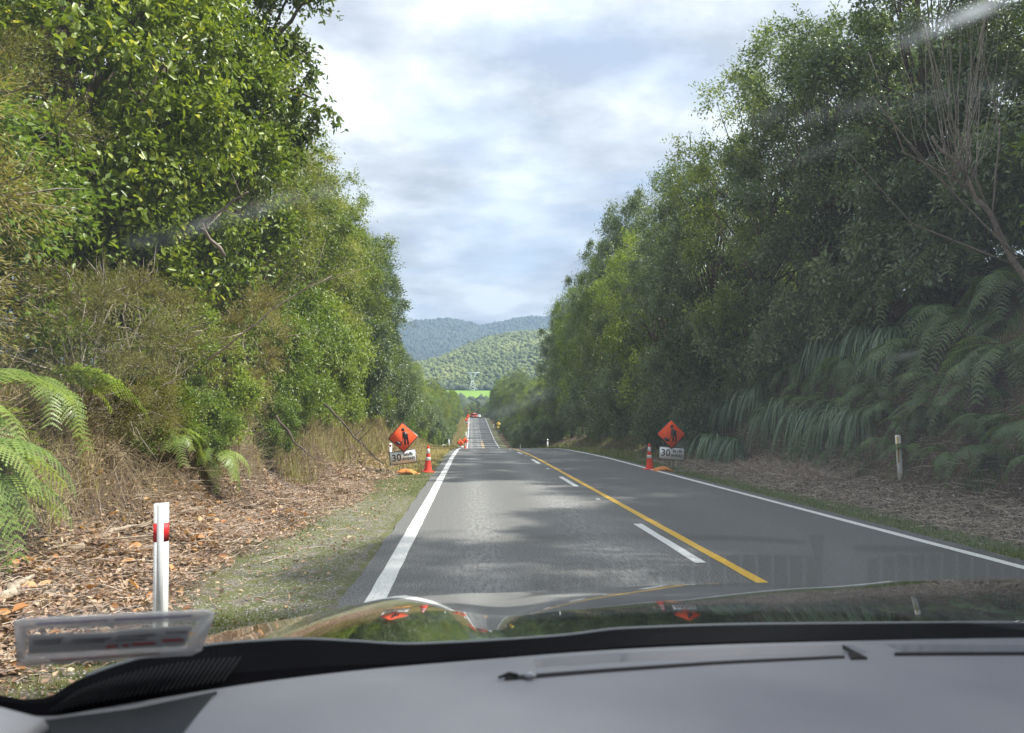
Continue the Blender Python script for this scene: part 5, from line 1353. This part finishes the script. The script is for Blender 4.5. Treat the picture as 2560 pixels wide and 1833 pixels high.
# defroster vents: shallow wells near the glass with dark slots on their floor, seen again as a reflection in the windscreen
def on_glass(px, py, lift):
    lo, hi = .1, 1.2
    for k in range(40):
        Y = (lo + hi) / 2; p_ = P(px, py, Y)
        yb = .93 - .20 * (p_[0] - .37) ** 2; s_ = (p_[2] - 1.19) / math.sin(.62)
        yg = yb - s_ * math.cos(.62) + .05 * math.sin(min(1, max(0, s_)) * 3.1) - lift
        if p_[1] < yg: lo = Y
        else: hi = Y
    return P(px, py, (lo + hi) / 2)
def mirrored(px, py):
    p_ = on_glass(px, py, 0)
    q1_ = on_glass(px + 4, py, 0) - p_; q2_ = on_glass(px, py + 4, 0) - p_
    nn = nrm(np.cross(q1_, q2_)); d = nrm(p_ - CAMP); r_ = d - 2 * (d @ nn) * nn
    lo, hi = 0.0, 1.5
    for k in range(40):
        m_ = (lo + hi) / 2; w = p_ + r_ * m_
        if w[2] > dash_z(w[0], w[1]): lo = m_
        else: hi = m_
    return p_ + r_ * lo
WELL = .011
for q4, nslot in ((((1330, 1428), (2062, 1402), (2062, 1482), (1330, 1500)), 18), (((2178, 1404), (2680, 1395), (2680, 1470), (2178, 1480)), 13)):
    c4 = np.array([mirrored(*q_) for q_ in q4])
    tx = (DV[..., 0] - c4[0, 0]) / (c4[1, 0] - c4[0, 0])
    ya = c4[0, 1] + tx * (c4[1, 1] - c4[0, 1]); yb_ = c4[3, 1] + tx * (c4[2, 1] - c4[3, 1])
    ymin, ymax = np.minimum(ya, yb_), np.maximum(ya, yb_)
    ins = (tx > -.02) & (tx < 1.02) & (DV[..., 1] > ymin - .002) & (DV[..., 1] < ymax + .002)
    DV[..., 2] -= WELL * ins
    g = MB()
    for k in range(nslot):
        f0, f1_ = (k + .12) / nslot, (k + .88) / nslot
        v = np.array([c4[0] * (1 - f0) + c4[1] * f0, c4[0] * (1 - f1_) + c4[1] * f1_, c4[3] * (1 - f1_) + c4[2] * f1_, c4[3] * (1 - f0) + c4[2] * f0])
        v[:, 2] = dash_z(v[:, 0], v[:, 1]) - WELL + .0015
        pl_ = [[0, 1, 2, 3], [7, 6, 5, 4]] + [[i, (i + 1) % 4, 4 + (i + 1) % 4, 4 + i][::-1] for i in range(4)]
        carp(MB().add(np.concatenate([v, v - np.array([0, 0, .003])]), poly=pl_), 'defroster_slot', M_DASHDARK, False)
carp(MB().grid(DV[:, ::-1]), 'dashboard', M_DASH)

# windscreen
def glass_pt(x, s):      # s runs up the glass
    yb = .93 - .20 * (x - .37) ** 2; zb = 1.19
    return np.stack([x + 0 * s, yb - s * np.cos(.62) + .05 * np.sin(np.clip(s, 0, 1) * 3.1), zb + s * np.sin(.62) + .0 * x], -1)
gx_, gs_ = np.meshgrid(np.linspace(-.72, 1.45, 220), np.linspace(-.02, 1.05, 180))
GV = glass_pt(gx_, gs_)
# where each glass vertex sits, for placing dirt smears on the glass
rel = GV - CAMP; pr_ = rel / (rel @ _fw)[..., None]
GPX = 1280 + (pr_ @ _rt) * F; GPY = 916.5 - (pr_ @ _up) * F
sm = np.zeros(GPX.shape)
for (x0_, y0_, x1_, y1_, w_, s_) in ((350, 610, 830, 470, 13, .10), (1235, 1040, 1370, 980, 12, .09), (2290, 85, 2520, 0, 13, .55), (1990, 290, 2500, 220, 14, .06), (1930, 420, 2140, 345, 13, .05), (2220, 898, 2290, 880, 6, .10), (1925, 300, 1940, 292, 13, .18)):
    dx_, dy_ = x1_ - x0_, y1_ - y0_; l2 = dx_ * dx_ + dy_ * dy_
    tt = np.clip(((GPX - x0_) * dx_ + (GPY - y0_) * dy_) / l2, 0, 1)
    d_ = np.hypot(GPX - x0_ - tt * dx_, GPY - y0_ - tt * dy_)
    sm = np.maximum(sm, s_ * .95 * np.exp(-(d_ / w_) ** 2))
M_WIND = bpy.data.materials.new('windscreen_glass'); M_WIND.use_nodes = True
t = M_WIND.node_tree; t.nodes.clear(); o_ = t.nodes.new('ShaderNodeOutputMaterial')
tb1 = t.nodes.new('ShaderNodeBsdfTransparent'); tb1.inputs[0].default_value = (.94, .965, .955, 1)
gb = t.nodes.new('ShaderNodeBsdfGlossy'); gb.inputs['Roughness'].default_value = .0; gb.inputs['Color'].default_value = (.8, .85, .9, 1)
fr = t.nodes.new('ShaderNodeFresnel'); fr.inputs['IOR'].default_value = 1.5
m1 = t.nodes.new('ShaderNodeMixShader'); t.links.new(mth(t, 'MULTIPLY', fr.outputs[0], 1.0), m1.inputs[0]); t.links.new(tb1.outputs[0], m1.inputs[1]); t.links.new(gb.outputs[0], m1.inputs[2])
df = t.nodes.new('ShaderNodeBsdfTranslucent'); df.inputs[0].default_value = (.75, .8, .85, 1)
at = t.nodes.new('ShaderNodeAttribute'); at.attribute_name = 'rnd'
tc = t.nodes.new('ShaderNodeTexCoord'); n = noise(t, 9, 5, .6, tc.outputs['Object'])
m2 = t.nodes.new('ShaderNodeMixShader'); t.links.new(mth(t, 'ADD', mth(t, 'MULTIPLY', at.outputs['Fac'], 1.0), mth(t, 'MULTIPLY', n.outputs[0], .008)), m2.inputs[0])
t.links.new(m1.outputs[0], m2.inputs[1]); t.links.new(df.outputs[0], m2.inputs[2]); t.links.new(m2.outputs[0], o_.inputs['Surface'])
sm = sm * (.7 + .5 * fbm(GPX * .03, GPY * .03, 0, 3, 4))
sm = sm + .014 * np.clip((GV[..., 0] + .02) / .35, 0, 1)        # glare veil over the right side, painted in as a thin dust film
carp(MB().grid(GV, a=sm), 'windscreen', M_WIND)

# registration label stuck inside the glass
lab = thing('registration_label', 'small grey paper label in a frosted plastic holder stuck on the windscreen at lower left', 'label', tuple(on_glass(280, 1600, .004)))
def lpatch(name, quad, m, lift, parent=lab, thick=.0012):
    c = [on_glass(x_, y_, lift) for x_, y_ in quad]; c = np.array(c) - np.array(lab.location)
    nn = nrm(np.cross(c[1] - c[0], c[-1] - c[0])); n = len(c)
    if nn[1] > 0: nn = -nn
    v = np.concatenate([c, c - nn * thick])
    return MB().add(v, poly=[list(range(n))[::-1], list(range(n, 2 * n))] + [[i, (i + 1) % n, n + (i + 1) % n, n + i] for i in range(n)]).build(name, m, parent)
def plastic(name, col, alpha):
    m = bpy.data.materials.new(name); m.use_nodes = True; t = m.node_tree; b = t.nodes['Principled BSDF']
    b.inputs['Base Color'].default_value = (*col, 1); b.inputs['Roughness'].default_value = .35; b.inputs['Alpha'].default_value = alpha
    return m
M_HOLD = plastic('frosted_holder', (.78, .78, .80), .62); M_CLEAR = plastic('clear_holder_window', (.8, .82, .85), .22)
M_PAPER = mat('grey_label_paper', (.27, .28, .28), .7)
fo = [(35, 1556), (60, 1549), (515, 1527), (537, 1533), (530, 1560), (500, 1632), (480, 1640), (150, 1662), (42, 1668)]
fi = [(66, 1578), (492, 1546), (505, 1556), (470, 1618), (68, 1640)]
# holder rim built as four bars round a clear window
lpatch('holder_rim', [(35, 1556), (60, 1549), (515, 1527), (537, 1533), (505, 1552), (66, 1576), (66, 1640), (42, 1665)], M_HOLD, .006)
lpatch('holder_rim', [(537, 1533), (530, 1560), (505, 1625), (462, 1622), (500, 1553)], M_HOLD, .0062)
lpatch('holder_rim', [(505, 1626), (480, 1638), (150, 1660), (42, 1668), (66, 1641), (462, 1619)], M_HOLD, .0058)
lpatch('clear_window', [(66, 1577), (503, 1551), (464, 1620), (66, 1641)], M_CLEAR, .0045, thick=.0006)
pap = lpatch('paper', [(70, 1588), (270, 1582), (330, 1574), (482, 1564), (462, 1615), (70, 1636)], M_PAPER, .003, thick=.0006)
M_INK = mat('grey_ink', (.13, .13, .14), .7); M_INKR = mat('red_ink', (.32, .06, .06), .7); M_INKB = mat('purple_ink', (.22, .20, .34), .7)
for (a, b_, c_, d_, m_) in ((84, 155, 1603, .0, M_INK), (84, 152, 1611, 0, M_INK), (180, 275, 1601, 0, M_INK), (180, 262, 1608, 0, M_INK), (295, 390, 1593, 0, M_INK), (285, 368, 1602, 0, M_INK), (165, 170, 1608, 0, M_INK), (268, 272, 1604, 0, M_INK), (415, 465, 1583, 0, M_INK),
                            (265, 293, 1618, 0, M_INKR), (307, 322, 1615, 0, M_INKR), (330, 388, 1612, 0, M_INKR), (405, 458, 1603, 0, M_INKR)):
    th = 1.6 if m_ is M_INK else 2.6; sl_ = -.055
    lpatch('print_line', [(a, c_ - th), (b_, c_ - th + (b_ - a) * sl_), (b_, c_ + th + (b_ - a) * sl_), (a, c_ + th)], m_, .0058, pap, .0003)
for (a, b_, y0_, y1_, m_) in ((90, 270, 1561, 1551, M_INKB), (285, 480, 1550, 1540, M_INKB), (125, 400, 1652, 1634, mat('pink_ink', (.40, .24, .24), .7))):
    lpatch('print_line', [(a, y0_ - 2), (b_, y1_ - 2), (b_, y1_ + 2), (a, y0_ + 2)], m_, .0085, lab, .0003)

# ------------------------------------------------------------------ haze
HZ = bpy.data.materials.new('haze'); HZ.use_nodes = True; t = HZ.node_tree; t.nodes.clear()
o_ = t.nodes.new('ShaderNodeOutputMaterial'); pv = t.nodes.new('ShaderNodeVolumePrincipled')
pv.inputs['Color'].default_value = (.50, .70, 1.0, 1); pv.inputs['Density'].default_value = .00012; pv.inputs['Anisotropy'].default_value = .2
t.links.new(pv.outputs[0], o_.inputs['Volume'])
tag(MB().box((0, 2900, 430), (9000, 6800 + 400, 900)).build('haze', HZ), kind='stuff')
